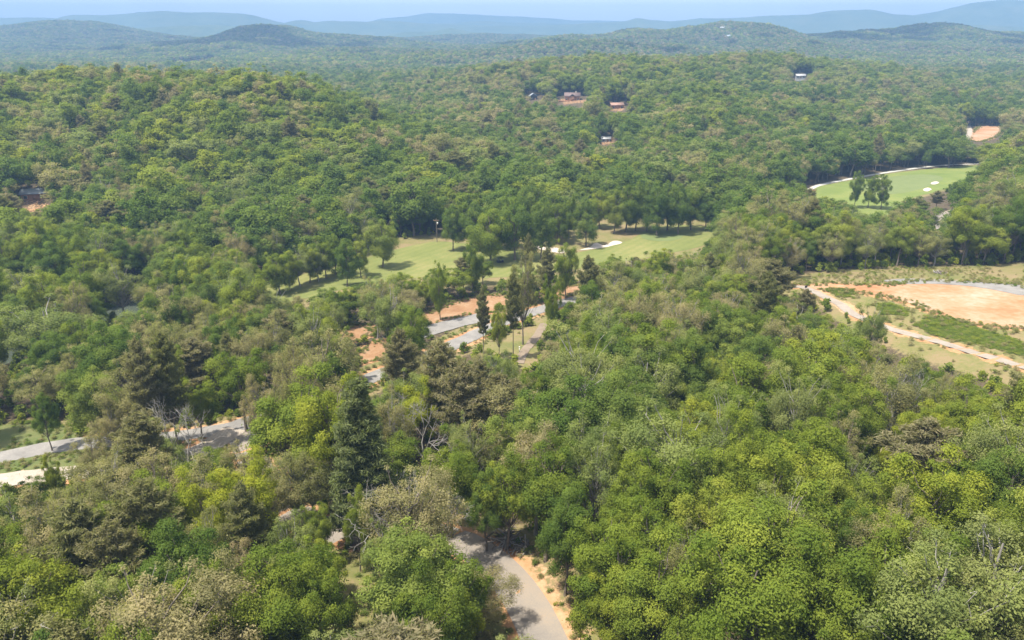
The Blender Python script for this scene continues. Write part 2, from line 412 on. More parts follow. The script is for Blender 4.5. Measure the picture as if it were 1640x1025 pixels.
tag(o, 'brown leaf littered ground rolling under the woods', 'ground', kind='structure')

# ------------------------------------------------------------ overlays: roads, turf, clay
M['asphalt'] = surf('asphalt', [(.3, (.125, .112, .1)), (.44, (.16, .142, .125)), (.56, (.195, .165, .135)), (.7, (.23, .175, .125))], .12, 5, .88, .25, .02)
M['gravel'] = surf('gravel', [(.3, (.11, .103, .097)), (.5, (.155, .146, .137)), (.7, (.21, .195, .178))], .3, 3.5, .95, .5, .05)
M['tan_gravel'] = surf('tan_gravel', [(.3, (.18, .15, .115)), (.5, (.25, .215, .178)), (.7, (.31, .275, .235))], .3, 3, .95, .5, .05)
M['concrete'] = surf('concrete', [(.3, (0.260, 0.250, 0.224)), (.7, (0.343, 0.333, 0.302))], .4, 5)
M['path'] = surf('path_gravel', [(.3, (0.156, 0.130, 0.104)), (.7, (0.244, 0.213, 0.182))], .4, 4)
M['track'] = surf('track_dirt', [(.3, (.12, .09, .065)), (.7, (.2, .16, .12))], .4, 4)
M['sand'] = surf('bunker_sand', [(.3, (0.312, 0.260, 0.213)), (.7, (0.406, 0.364, 0.322))], .3, 2)
M['clay'] = surf('bare_clay', [(.3, (.2, .085, .036)), (.43, (.24, .125, .062)), (.53, (.265, .165, .1)), (.63, (.28, .21, .155)), (.75, (.22, .205, .19))], .06, .5, .95, .7, .2)
M['orange_clay'] = surf('orange_clay', [(.3, (.15, .075, .036)), (.5, (.2, .115, .06)), (.7, (.24, .17, .11))], .2, 1.2, .95, .7, .2)
M['dirt_wash'] = surf('clay_wash', [(.3, (.19, .15, .115)), (.7, (.25, .19, .135))], .4, 3)
M['weed'] = surf('weed_turf', [(.3, (0.031, 0.068, 0.013)), (.7, (0.062, 0.104, 0.021))], .5, 3)
M['lawn'] = surf('lawn', [(.3, (0.052, 0.073, 0.018)), (.5, (0.078, 0.091, 0.029)), (.7, (0.114, 0.104, 0.042))], .15, 2)
M['green_turf'] = surf('putting_turf', [(.3, (.085, .108, .036)), (.7, (.115, .135, .05))], .2, 3)
def mown(name, ang, stops):
    m, t = mat_new(name)
    g = t.nodes.new('ShaderNodeNewGeometry'); mp = t.nodes.new('ShaderNodeMapping'); mp.inputs['Rotation'].default_value = (0, 0, ang)
    t.links.new(g.outputs['Position'], mp.inputs['Vector'])
    w = t.nodes.new('ShaderNodeTexWave'); w.inputs['Scale'].default_value = .085; w.inputs['Distortion'].default_value = .6
    t.links.new(mp.outputs[0], w.inputs['Vector'])
    n1, n2 = noise(t, .05, 4), noise(t, .9, 5)
    s = math_(t, 'ADD', math_(t, 'MULTIPLY', n1, .58), math_(t, 'ADD', math_(t, 'MULTIPLY', n2, .33), math_(t, 'MULTIPLY', w.outputs['Fac'], .06)))
    finish(t, ramp(t, s, stops), .9, n2, .3, .05, .1); return m
M['fairway'] = mown('fairway_turf', R(35), [(.3, (.085, .1, .028)), (.46, (.11, .122, .036)), (.6, (.145, .14, .05)), (.75, (.18, .155, .068))])
M['fairway2'] = mown('mown_fairway_turf', R(75), [(.3, (.075, .105, .024)), (.48, (.105, .13, .032)), (.62, (.14, .15, .042)), (.78, (.165, .16, .055))])

def strip(name, line, w, mat, lift, label, cat, rough=.12, ends=True):
    d = np.gradient(line, axis=0); d /= np.linalg.norm(d, axis=1)[:, None] + 1e-9
    nrm = np.stack([-d[:, 1], d[:, 0]], 1); m = len(line); cols = 7; V = []
    for i in range(m):
        for k in range(cols):
            s = k / (cols - 1) * 2 - 1
            ww = w * (1 + (rough * 2 * float(fbm(np.array([line[i, 0] * .35]), np.array([line[i, 1] * .35 + 90 * np.sign(s)]), 5)[0]) if k in (0, cols - 1) else 0))
            V.append((line[i, 0] + nrm[i, 0] * s * ww, line[i, 1] + nrm[i, 1] * s * ww))
    V = np.array(V); z = grid_h(V[:, 0], V[:, 1]) + lift
    idx = np.arange(m * cols).reshape(m, cols)
    F = np.stack([idx[:-1, :-1].ravel(), idx[:-1, 1:].ravel(), idx[1:, 1:].ravel(), idx[1:, :-1].ravel()], 1)[:, ::-1]
    o = link(name, mesh_from(name, np.column_stack([V, z]), F, mat, True))
    return tag(o, label, cat, kind='structure')
def area(name, key, mat, lift, label, cat, step=2., wob=.5, kind='structure'):
    B = curve_closed(AW[key], step); cen = B.mean(0)
    nz = np.stack([fbm(B[:, 0] * .3, B[:, 1] * .3, 31), fbm(B[:, 0] * .3, B[:, 1] * .3, 47)], 1) * 2 * wob
    B = B + nz
    x0, y0 = B.min(0); x1, y1 = B.max(0); s = max(step, math.sqrt(max((x1 - x0) * (y1 - y0), 1) / 5000))
    X, Y = np.meshgrid(np.arange(x0, x1, s), np.arange(y0, y1, s)); X = X.ravel(); Y = Y.ravel()
    ok = inside(X, Y, B); X, Y = X[ok], Y[ok]
    if len(X):
        ok = seg_dist(X, Y, np.vstack([B, B[:1]])) > s * .4; X, Y = X[ok], Y[ok]
    pts = [Vector(p) for p in B] + [Vector((a, b)) for a, b in zip(X, Y)]
    r = geometry.delaunay_2d_cdt(pts, [], [list(range(len(B)))], 1, 1e-4)
    V = np.array([(p.x, p.y) for p in r[0]]); F = np.array([f for f in r[2] if len(f) == 3])
    z = grid_h(V[:, 0], V[:, 1]) + lift
    o = link(name, mesh_from(name, np.column_stack([V, z]), F, mat, True))
    return tag(o, label, cat, kind=kind)
strip('road', L_road, 2.6, M['asphalt'], .10, 'grey asphalt road curving up through the woods', 'road', .05)
strip('gravel_road', L_gravel, 2.6, M['gravel'], .12, 'pale gravel road crossing the valley floor', 'road')
strip('gravel_road', L_lower, 2.4, M['tan_gravel'], .15, 'pale dusty gravel lane below the grass strip', 'road')
strip('gravel_pullout', L_spur, 3.4, M['gravel'], .16, 'wide grey gravel pull-off beside the orange clay', 'road')
strip('dirt_track', L_trail, 1.1, M['track'], .12, 'short dirt track between trees on the slope', 'track')
strip('path', L_bench, 1.5, M['path'], .12, 'narrow gravel path running past the weed patches', 'path')
strip('cart_path', L_cart, 1.5, M['concrete'], .14, 'pale concrete cart path along the far fairway', 'path', .03)
strip('lane', L_lane, 4., M['asphalt'], .12, 'short stretch of grey lane between far trees', 'road', .03)
strip('dirt_road', L_far, 2.5, M['tan_gravel'], .14, 'pale dirt road beside the far clay field', 'road')
area('fairway', 'fairway', M['fairway'], .06, 'mown green fairway winding between two woods', 'fairway', 3, .8)
area('fairway', 'far_fairway', M['fairway2'], .06, 'striped far fairway beside the concrete cart path', 'fairway', 3, .8)
area('putting_green', 'green', M['green_turf'], .12, 'smooth oval putting green on the fairway', 'green', 2, .3)
area('putting_green', 'far_green', M['green_turf'], .12, 'light green turf in the far fairway', 'green', 3, .5)
area('sand_bunker', 'bunker_1', M['sand'], .12, 'long white sand bunker before the putting green', 'bunker', 1., .5)
area('sand_bunker', 'bunker_2', M['sand'], .12, 'pinkish sand bunker below the dark fairway trees', 'bunker', 1., .5)
area('sand_bunker', 'bunker_3', M['sand'], .18, 'tiny sand bunker in the middle of far fairway', 'bunker', 1., .3)
area('sand_bunker', 'bunker_4', M['sand'], .18, 'small upper sand bunker at far fairway edge', 'bunker', 1., .3)
area('sand_bunker', 'bunker_5', M['sand'], .18, 'small lower sand bunker at far fairway edge', 'bunker', 1., .3)
area('clay_pad', 'clay_pad', M['clay'], .07, 'bare pinkish clay pad graded on the hilltop clearing', 'clearing', 2, 1.2)
area('gravel_pad', 'gravel_pad', M['gravel'], .13, 'grey gravel drive along the back of the clay pad', 'drive', 2, .7)
area('clay_bank', 'clay_1', M['orange_clay'], .08, 'orange clay bank above the gravel pull-off', 'clay', 2, .8)
area('clay_bank', 'clay_2', M['orange_clay'], .08, 'orange clay scrape among the valley trees', 'clay', 1.5, .6)
area('clay_bank', 'clay_3', M['orange_clay'], .08, 'orange clay mound at the foot of leafy tree', 'clay', 1.5, .6)
area('clay_bank', 'clay_4', M['orange_clay'], .08, 'orange clay strip beside the gravel road end', 'clay', 1.5, .6)
area('clay_field', 'far_clay', M['clay'], .08, 'tan clay field far along the valley', 'field', 3, .8)
area('lawn', 'lawn_1', M['lawn'], .07, 'grassy verge above the gravel road', 'grass', 2, .6)
area('lawn', 'lawn_2', M['lawn'], .07, 'green grass strip between the two gravel roads', 'grass', 2, .6)
area('field', 'field', M['lawn'], .3, 'pale green pasture far beyond the wooded ridge', 'field', 15, 3)
# river
m, t = mat_new('river_water')
finish(t, (.05, .06, .045), .08, noise(t, .8, 3), .12, .05, .5)
rz = grid_h(L_river[:, 0], L_river[:, 1]); nrm = np.gradient(L_river, axis=0); nrm /= np.linalg.norm(nrm, axis=1)[:, None]
nrm = np.stack([-nrm[:, 1], nrm[:, 0]], 1); lv = np.convolve(np.pad(rz, 20, mode='edge'), np.ones(41) / 41, 'valid') + .9
Vr = np.vstack([np.column_stack([L_river + nrm * s * 8, lv]) for s in (-1, 1)]); k = len(L_river); ii = np.arange(k - 1)
o = link('river', mesh_from('river', Vr, np.stack([ii, ii + k, ii + k + 1, ii + 1], 1)[:, ::-1], m, True))
tag(o, 'dark shallow river glimpsed between the valley trees', 'river', kind='structure')

# ------------------------------------------------------------ mountains on the horizon
def mountain(name, dist, depth, sky_pts, mat, label, seed):
    xs = np.linspace(-700, 2340, 420); pts = np.array(sky_pts, float)
    py = np.interp(xs, pts[:, 0], pts[:, 1]); hz = 50.0
    py = py - 5 * fbm(xs / 55, np.full_like(xs, seed * 7.3), seed + 11, 4)
    el = (hz - py) / FPX * .97
    rows = np.linspace(-1, 1, 41); V = []
    for r in rows:
        dd = dist + r * depth
        x = (xs - 820) / FPX / math.cos(PITCH) * dist * .94
        x = (xs - 820) / (FPX * math.cos(PITCH) + (PH / 2 - 40) * math.sin(PITCH)) * dist
        top = CAMZ + el * dist
        prof = np.exp(-3.2 * r * r)
        spur = fbm(x / (dist * .05), np.full_like(x, r * 2.2), seed, 5)
        z = np.maximum(top, 20) * prof * (1 + 1.1 * spur * (1 - abs(1 - prof * 2) * 0) * (1 - prof)) + 5 * fbm(x / 250, np.full_like(x, dd / 250), seed + 3, 3) * prof
        V.append(np.column_stack([x, np.full_like(x, dd), np.where(abs(r) == 1, -10, z)]))
    V = np.vstack(V); nn = len(xs); idx = np.arange(len(rows) * nn).reshape(len(rows), nn)
    F = np.stack([idx[:-1, :-1].ravel(), idx[:-1, 1:].ravel(), idx[1:, 1:].ravel(), idx[1:, :-1].ravel()], 1)
    o = link(name, mesh_from(name, V, F, mat, True)); tag(o, label, 'mountains', kind='structure')
M['mountain'] = surf('far_woods', [(.3, (.03, .05, .02)), (.5, (.055, .08, .028)), (.7, (.09, .1, .045))], .006, .03, .95, .8, 12)
mountain('mountains', 6300, 1200, [(-700, 30), (0, 30), (45, 30), (100, 31), (125, 26), (170, 27), (200, 25), (255, 21), (300, 22), (345, 22), (400, 25), (425, 31), (455, 38), (480, 34), (505, 37), (530, 34), (560, 36), (590, 37), (610, 34), (655, 37), (700, 40), (800, 42), (900, 40), (1000, 34), (1020, 30), (1040, 34), (1070, 36), (1120, 31), (1190, 30), (1240, 27), (1300, 25), (1330, 20), (1385, 17), (1420, 25), (1460, 27), (1510, 19), (1560, 8), (1600, 5), (1640, 6), (1800, 12), (2340, 25)], M['mountain'], 'hazy blue mountain range along the horizon', 2)
mountain('mountains', 7200, 600, [(-700, 40), (0, 41), (150, 38), (300, 36), (420, 42), (520, 43), (640, 40), (760, 36), (860, 38), (960, 40), (1080, 41), (1180, 36), (1290, 33), (1400, 31), (1500, 33), (1640, 22), (2340, 30)], M['mountain'], 'middle row of hazy blue mountains', 14)
mountain('mountains', 8700, 1100, [(-700, 36), (500, 40), (590, 37), (610, 31), (655, 29), (690, 24), (760, 26), (820, 29), (880, 30), (920, 34), (980, 34), (1100, 38), (1300, 34), (2340, 36)], M['mountain'], 'palest farthest mountains behind the blue range', 5)
mountain('mountains', 4900, 420, [(-700, 48), (-100, 44), (20, 46), (120, 50), (260, 44), (340, 40), (400, 46), (520, 60), (600, 58), (650, 50), (690, 50), (722, 44), (750, 49), (800, 56), (900, 60), (1300, 60), (1450, 50), (1560, 40), (1640, 44), (2340, 50)], M['mountain'], 'low blue foothills in front of the mountain range', 8)

# ------------------------------------------------------------ tree meshes
def unit(v): return v / (np.linalg.norm(v, axis=-1, keepdims=True) + 1e-9)
def leaf_quads(P, N, size, asp=1.0, axis=None, rg=rng):
    """a quad leaf spray at each point, facing N"""
    k = len(P); r = rg.normal(size=(k, 3)) if axis is None else axis
    u = unit(np.cross(N, r)); v = unit(np.cross(N, u)); s = size[:, None]
    if axis is not None: u, v = v, u
    a = u * s; b = v * s * asp
    bend = N * s * .25
    V = np.stack([P - a * .9 - bend * .6, P - b * .62, P + a - bend * .6, P + b * .55], 1).reshape(-1, 3)
    return V, np.arange(k * 4).reshape(k, 4)
def tube(path, radii, sides=6):
    path = np.asarray(path, float); m = len(path); V, F = [], []
    d = unit(np.gradient(path, axis=0)); ref = np.array([.3, .9, .1])
    for i in range(m):
        u = unit(np.cross(d[i], ref)); v = np.cross(d[i], u)
        for k in range(sides):
            a = 2 * math.pi * k / sides; V.append(path[i] + radii[i] * (math.cos(a) * u + math.sin(a) * v))
    for i in range(m - 1):
        for k in range(sides):
            k2 = (k + 1) % sides
            F.append((i * sides + k, i * sides + k2, (i + 1) * sides + k2, (i + 1) * sides + k))
    return np.array(V), np.array(F)
class Tubes:
    def __init__(s): s.V, s.F, s.n = [], [], 0
    def add(s, path, radii, sides=6):
        V, F = tube(path, radii, sides); s.V.append(V); s.F.append(F + s.n); s.n += len(V)
    def mesh(s, name, mat): return mesh_from(name, np.vstack(s.V), np.vstack(s.F), mat, True)
def limb(a, b, sag=.12, m=5, rg=rng):
    a, b = np.array(a, float), np.array(b, float); s = np.linspace(0, 1, m)[:, None]
    L = np.linalg.norm(b - a)
    p = a + (b - a) * s + np.array([0, 0, 1.]) * (sag * L * np.sin(s * math.pi) * -.5) + rg.normal(size=(m, 3)) * L * .03 * np.sin(s * math.pi)
    return p
CANON_H, CANON_R = 18., 5.0
def broadleaf(seed, leaves, size, nclump, fill=1.0, top=1.0, sparse=0.0, twigs=0, big=1.0, cz=10.5, rz=7.3, coh=1.0, low=-.55):
    """crown of leaf clumps on limbs; 18 m tall, crown radius 5 m"""
    rg = np.random.default_rng(seed)
    T = Tubes(); wob = rg.normal(size=(7, 2)) * .22; wob[0] = 0
    tp = np.column_stack([np.cumsum(wob, 0), np.linspace(-.6, 14.5, 7)]); T.add(tp, np.linspace(.3, .07, 7) * [1.35, 1, 1, 1, 1, 1, 1], 7)
    d = unit(rg.normal(size=(nclump * 3, 3))); d = d[d[:, 2] > low][:nclump]; k = len(d)
    lob = 1 + .22 * np.sin(3 * np.arctan2(d[:, 1], d[:, 0]) + rg.uniform(0, 6)) + rg.normal(size=k) * .12
    rad = np.where(rg.random(k) < .78, rg.uniform(.68, .93, k), rg.uniform(.3, .65, k)) * lob
    shape = np.where(d[:, 2:3] > 0, [[CANON_R, CANON_R, rz * top]], [[CANON_R * .92, CANON_R * .92, rz * .85]])
    cc = d * rad[:, None] * shape + [tp[3, 0], tp[3, 1], cz]
    cr = big * np.clip(rg.lognormal(.12, .36, k), .5, 2.1) * (1 - .25 * (d[:, 2] > .7))
    for i in range(k):
        if i % 2 == 0 or twigs:
            j = min(6, max(2, int((cc[i, 2] - 3.5) / 15 * 6)))
            T.add(limb(tp[j] if cc[i, 2] > tp[j][2] else tp[2], cc[i] , .12, 5, rg), np.linspace(.11, .025, 5), 4)
            for _ in range(twigs):
                e = cc[i] + unit(rg.normal(size=3) + d[i] * .9) * cr[i] * rg.uniform(.7, 1.25)
                T.add(limb(cc[i] - d[i] * .6, e, .05, 3, rg), [.045, .03, .012], 3)
    w = cr ** 2; cnt = rg.multinomial(leaves, w / w.sum()); P, N, tn = [], [], []
    ct = rg.random(k)
    for i in range(k):
        q = cnt[i]; dd = unit(rg.normal(size=(q, 3)) + d[i] * .75 + [0, 0, .35])
        rr = cr[i] * (rg.random(q) ** .45) * (1 + rg.normal(size=q) * .1)
        p = cc[i] + dd * rr[:, None] * [1.1, 1.1, .95]
        st = rg.random(q) < .09; p[st] += rg.normal(size=(int(st.sum()), 3)) * .6
        P.append(p); N.append(unit(dd * coh + rg.normal(size=(q, 3)) * .4 + [0, 0, .2])); tn.append(np.clip(ct[i] * .75 + rg.random(q) * .25, 0, 1))
    P, N, tn = np.vstack(P), np.vstack(N), np.concatenate(tn)
    if sparse:
        kp = rg.random(len(P)) > sparse * (fbm(P[:, 0] * .9 + 50, P[:, 2] * .9 + P[:, 1] * .7, seed) + .5); P, N, tn = P[kp], N[kp], tn[kp]
    V, F = leaf_quads(P, N, size * rg.uniform(.65, 1.3, len(P)), .8, None, rg)
    return T, V, F, np.repeat(tn, 4)
def pine(seed, tufts, size, conical=False):
    """tall conifer, 18 m canonical height, crown radius about 4 m"""
    rg = np.random.default_rng(seed); T = Tubes(); H = 18.
    lean = rg.normal(size=2) * .3; tp = np.column_stack([np.linspace(0, lean[0], 8), np.linspace(0, lean[1], 8), np.linspace(-.6, H, 8)])
    T.add(tp, np.linspace(.26, .03, 8), 7)
    P, N, AX = [], [], []; z0 = 2.0 if conical else 6.5; nb = 95 if conical else 52
    per = tufts // nb
    for i in range(nb):
        s = (i + rg.random()) / nb; z = z0 + (H - .3 - z0) * s
        L = (4.6 * (1 - s) ** .7 + .5) * rg.uniform(.8, 1.1) if conical else (4.0 * math.sin(math.pi * min(1, .22 + .8 * s)) ** .8 + .4) * rg.uniform(.5, 1.15)
        a = i * 2.399 + rg.normal() * .3; rise = (.05 if conical else .22) + .35 * s
        b0 = np.array([lean[0] * z / H, lean[1] * z / H, z]); e = b0 + np.array([math.cos(a) * L, math.sin(a) * L, L * rise])
        pth = limb(b0, e, .1, 5, rg); T.add(pth, np.linspace(.055, .012, 5), 3)
        q = max(6, int(per * (L / 3.0))); u = rg.random(q) ** .6
        base = b0 + (e - b0) * u[:, None] + [0, 0, -.05]; side = np.array([-math.sin(a), math.cos(a), 0])
        sp = (rg.random(q) - .5) * L * .85 * np.minimum(1, 1.4 - u)
        p = base + side * sp[:, None] + rg.normal(size=(q, 3)) * [.18, .18, .16]
        P.append(p); ax = unit(rg.normal(size=(q, 3)) * .8 + np.array([math.cos(a), math.sin(a), .35])); AX.append(ax); N.append(unit(rg.normal(size=(q, 3)) + [0, 0, .9]))
    P, N, AX = np.vstack(P), np.vstack(N), np.vstack(AX)
    V, F = leaf_quads(P, N, size * rg.uniform(.7, 1.3, len(P)), .3, AX, rg)
    return T, V, F, np.repeat(rg.random(len(P)), 4)
def bare(seed):
    """leafless crown of forking limbs"""
    rg = np.random.default_rng(seed); T = Tubes()
    def grow(p, d, L, r, lev):
        e = p + d * L; T.add(limb(p, e, -.05, 4, rg), np.linspace(r, r * .62, 4), 5 if lev < 2 else 3)
        if lev >= 5: return
        for _ in range(3 if lev else 4):
            nd_ = unit(d * (1.0 if lev else .9) + rg.normal(size=3) * .55 + [0, 0, .12]); grow(e, nd_, L * rg.uniform(.6, .8), r * .6, lev + 1)
    grow(np.array([0, 0, -.5]), unit(np.array([.05, .02, 1.])), 6.2, .27, 0)
    return T
def shrub(seed, leaves, size):
    rg = np.random.default_rng(seed); T = Tubes(); k = 9; P, N, tn = [], [], []
    for i in range(k):
        a = rg.uniform(0, 6.28); r = rg.uniform(0, 1.1); c_ = np.array([math.cos(a) * r, math.sin(a) * r, rg.uniform(.7, 2.2) * (1.2 - .4 * r)])
        T.add(limb((0, 0, -.2), c_, .05, 4, rg), np.linspace(.05, .015, 4), 4)
        q = leaves // k; d = unit(rg.normal(size=(q, 3)) + [0, 0, .35]); P.append(c_ + d * (rg.random(q) ** .4)[:, None] * rg.uniform(.55, .95)); N.append(unit(d + rg.normal(size=(q, 3)) * .6 + [0, 0, .4])); tn.append(np.clip(rg.random() * .5 + rg.random(q) * .5, 0, 1))
    V, F = leaf_quads(np.vstack(P), np.vstack(N), size * rg.uniform(.6, 1.3, sum(len(p) for p in P)), .8, None, rg)
    return T, V, F, np.repeat(np.concatenate(tn), 4)
NEAR = {}      # kind -> list of (trunk mesh, crown mesh)
def proto(kind, res, leafmat, bark='bark'):
    T, V, F, tn = res
    NEAR.setdefault(kind, []).append((T.mesh('trunk', M[bark]), mesh_from('crown', V, F, M[leafmat], False, {'tint': tn})))
for s in range(6): proto('green', broadleaf(100 + s, 38000, .15, 58 + 7 * (s % 4), top=.9 + .08 * (s % 3)), 'green')
for s in range(2): proto('deep', broadleaf(120 + s, 38000, .15, 60 + 8 * s), 'deep')
for s in range(3): proto('pale', broadleaf(140 + s, 32000, .14, 66, sparse=.4, twigs=1), 'pale', 'pale_bark')
for s in range(5): proto('olive', broadleaf(160 + s, 28000, .13, 74, sparse=.4, twigs=2), 'olive', 'bark' if s % 2 else 'pale_bark')
for s in range(2): proto('ogreen', broadleaf(190 + s, 26000, .19, 70, cz=9.6, rz=8.3, big=1.2, low=-.97), 'green')
for s in range(2): proto('odeep', broadleaf(194 + s, 26000, .19, 70, cz=9.6, rz=8.3, big=1.2, low=-.97), 'deep')
for s in range(1): proto('yellow', broadleaf(180 + s, 36000, .15, 60), 'yellow')
for s in range(4): proto('pine', pine(200 + s, 12000, .4), 'pine')
for s in range(1): proto('fir', pine(220 + s, 34000, .36, True), 'fir')
for s in range(4): proto('shrub', shrub(240 + s, 1300, .16), ('green', 'deep', 'pale', 'green')[s])
BARE = [bare(260).mesh('trunk', M['pale_bark']), bare(261).mesh('trunk', M['pale_bark'])]

# mid-distance trees: one mesh each, in a library collection for the instanced woods
LIB = bpy.data.collections.new('forest_library')
LIBIDX = {}
def lib(kind, res, leafmat):
    T, V, F, tn = res
    TV, TF = np.vstack(T.V), np.vstack(T.F)
    me = mesh_from('tree', np.vstack([TV, V]), np.vstack([TF, F + len(TV)]), None, False, {'tint': np.concatenate([np.zeros(len(TV)), tn])})
    me.materials.append(M['bark']); me.materials.append(M[leafmat])
    me.polygons.foreach_set('material_index', np.concatenate([np.zeros(len(TF), np.int32), np.ones(len(F), np.int32)]))
    i = sum(len(v) for v in LIBIDX.values()); LIB.objects.link(bpy.data.objects.new('tree_%02d' % i, me)); LIBIDX.setdefault(kind, []).append(i)
for s in range(5): lib('green', broadleaf(300 + s, 6000, .36, 40, big=1.45, coh=1.0), 'green')
for s in range(3): lib('deep', broadleaf(320 + s, 6000, .36, 40, big=1.45, coh=1.0), 'deep')
for s in range(3): lib('olive', broadleaf(340 + s, 6400, .32, 42, sparse=.35, big=1.4, coh=1.), 'olive')
for s in range(2): lib('pale', broadleaf(350 + s, 6000, .34, 40, sparse=.25, big=1.4, coh=1.), 'pale')
for s in range(3): lib('pine', pine(360 + s, 2600, .75), 'pine')
for s in range(2): lib('shrub', shrub(380 + s, 420, .28), 'green')
def patch(seed, size=46, cnt=32, pr=(.42, .2, .24, .14)):
    """a piece of far canopy: many small crowns"""
    rg = np.random.default_rng(seed); P, N, tn, mi = [], [], [], []
    for _ in range(cnt):
        c_ = np.array([rg.uniform(-.5, .5) * size, rg.uniform(-.5, .5) * size, rg.uniform(9.5, 13)]); r = rg.uniform(3.6, 6.2); q = 70
        d = unit(rg.normal(size=(q, 3)) + [0, 0, .45]); P.append(c_ + d * [r, r, r * 1.05]); N.append(unit(d + rg.normal(size=(q, 3)) * .35)); tn.append(np.clip(np.full(q, rg.random()) + rg.normal(size=q) * .1, 0, 1)); mi.append(np.full(q, rg.choice(4, p=pr)))
    P, N = np.vstack(P), np.vstack(N); V, F = leaf_quads(P, N, rg.uniform(1.3, 2.3, len(P)), .9, None, rg)
    me = mesh_from('canopy', V, F, None, False, {'tint': np.repeat(np.concatenate(tn), 4)})
    for k in ('green', 'deep', 'olive', 'pine'): me.materials.append(M[k])
    me.polygons.foreach_set('material_index', np.concatenate(mi).astype(np.int32))
    return me
FARLIB = bpy.data.collections.new('canopy_library')
for s in range(10): FARLIB.objects.link(bpy.data.objects.new('canopy_%02d' % s, patch(400 + s, pr=(.34, .34, .16, .16) if s < 6 else (.05, .5, .02, .43))))  # darker deep-green and pine mixes put cloud shade into the far canopy colour

def scatter(name, P, rot, scl, idx, coll, label, cat, tilt=None):
    me = bpy.data.meshes.new(name); me.vertices.add(len(P)); me.vertices.foreach_set('co', np.asarray(P, np.float32).ravel())
    rv = np.zeros((len(P), 3), np.float32); rv[:, 2] = rot
    if tilt is not None: rv[:, :2] = tilt
    for an, ty, av in (('rot', 'FLOAT_VECTOR', rv), ('scl', 'FLOAT_VECTOR', scl)):
        a = me.attributes.new(an, ty, 'POINT'); a.data.foreach_set('vector', np.asarray(av, np.float32).ravel())
    a = me.attributes.new('idx', 'INT', 'POINT'); a.data.foreach_set('value', np.asarray(idx, np.int32))
    o = link(name, me); ng = bpy.data.node_groups.new(name, 'GeometryNodeTree')
    ng.interface.new_socket('Geometry', in_out='INPUT', socket_type='NodeSocketGeometry'); ng.interface.new_socket('Geometry', in_out='OUTPUT', socket_type='NodeSocketGeometry')
    gi, go = ng.nodes.new('NodeGroupInput'), ng.nodes.new('NodeGroupOutput')
    ci = ng.nodes.new('GeometryNodeCollectionInfo'); ci.inputs['Collection'].default_value = coll
    ci.inputs['Separate Children'].default_value = True; ci.inputs['Reset Children'].default_value = True
    ip = ng.nodes.new('GeometryNodeInstanceOnPoints'); ip.inputs['Pick Instance'].default_value = True
    def na(nm, ty):
        x = ng.nodes.new('GeometryNodeInputNamedAttribute'); x.data_type = ty; x.inputs['Name'].default_value = nm; return x.outputs['Attribute']
    ng.links.new(gi.outputs[0], ip.inputs['Points']); ng.links.new(ci.outputs[0], ip.inputs['Instance'])
    ng.links.new(na('idx', 'INT'), ip.inputs['Instance Index']); ng.links.new(na('rot', 'FLOAT_VECTOR'), ip.inputs['Rotation']); ng.links.new(na('scl', 'FLOAT_VECTOR'), ip.inputs['Scale'])
    ng.links.new(ip.outputs[0], go.inputs[0])
    md = o.modifiers.new('scatter', 'NODES'); md.node_group = ng
    return tag(o, label, cat, kind='stuff')

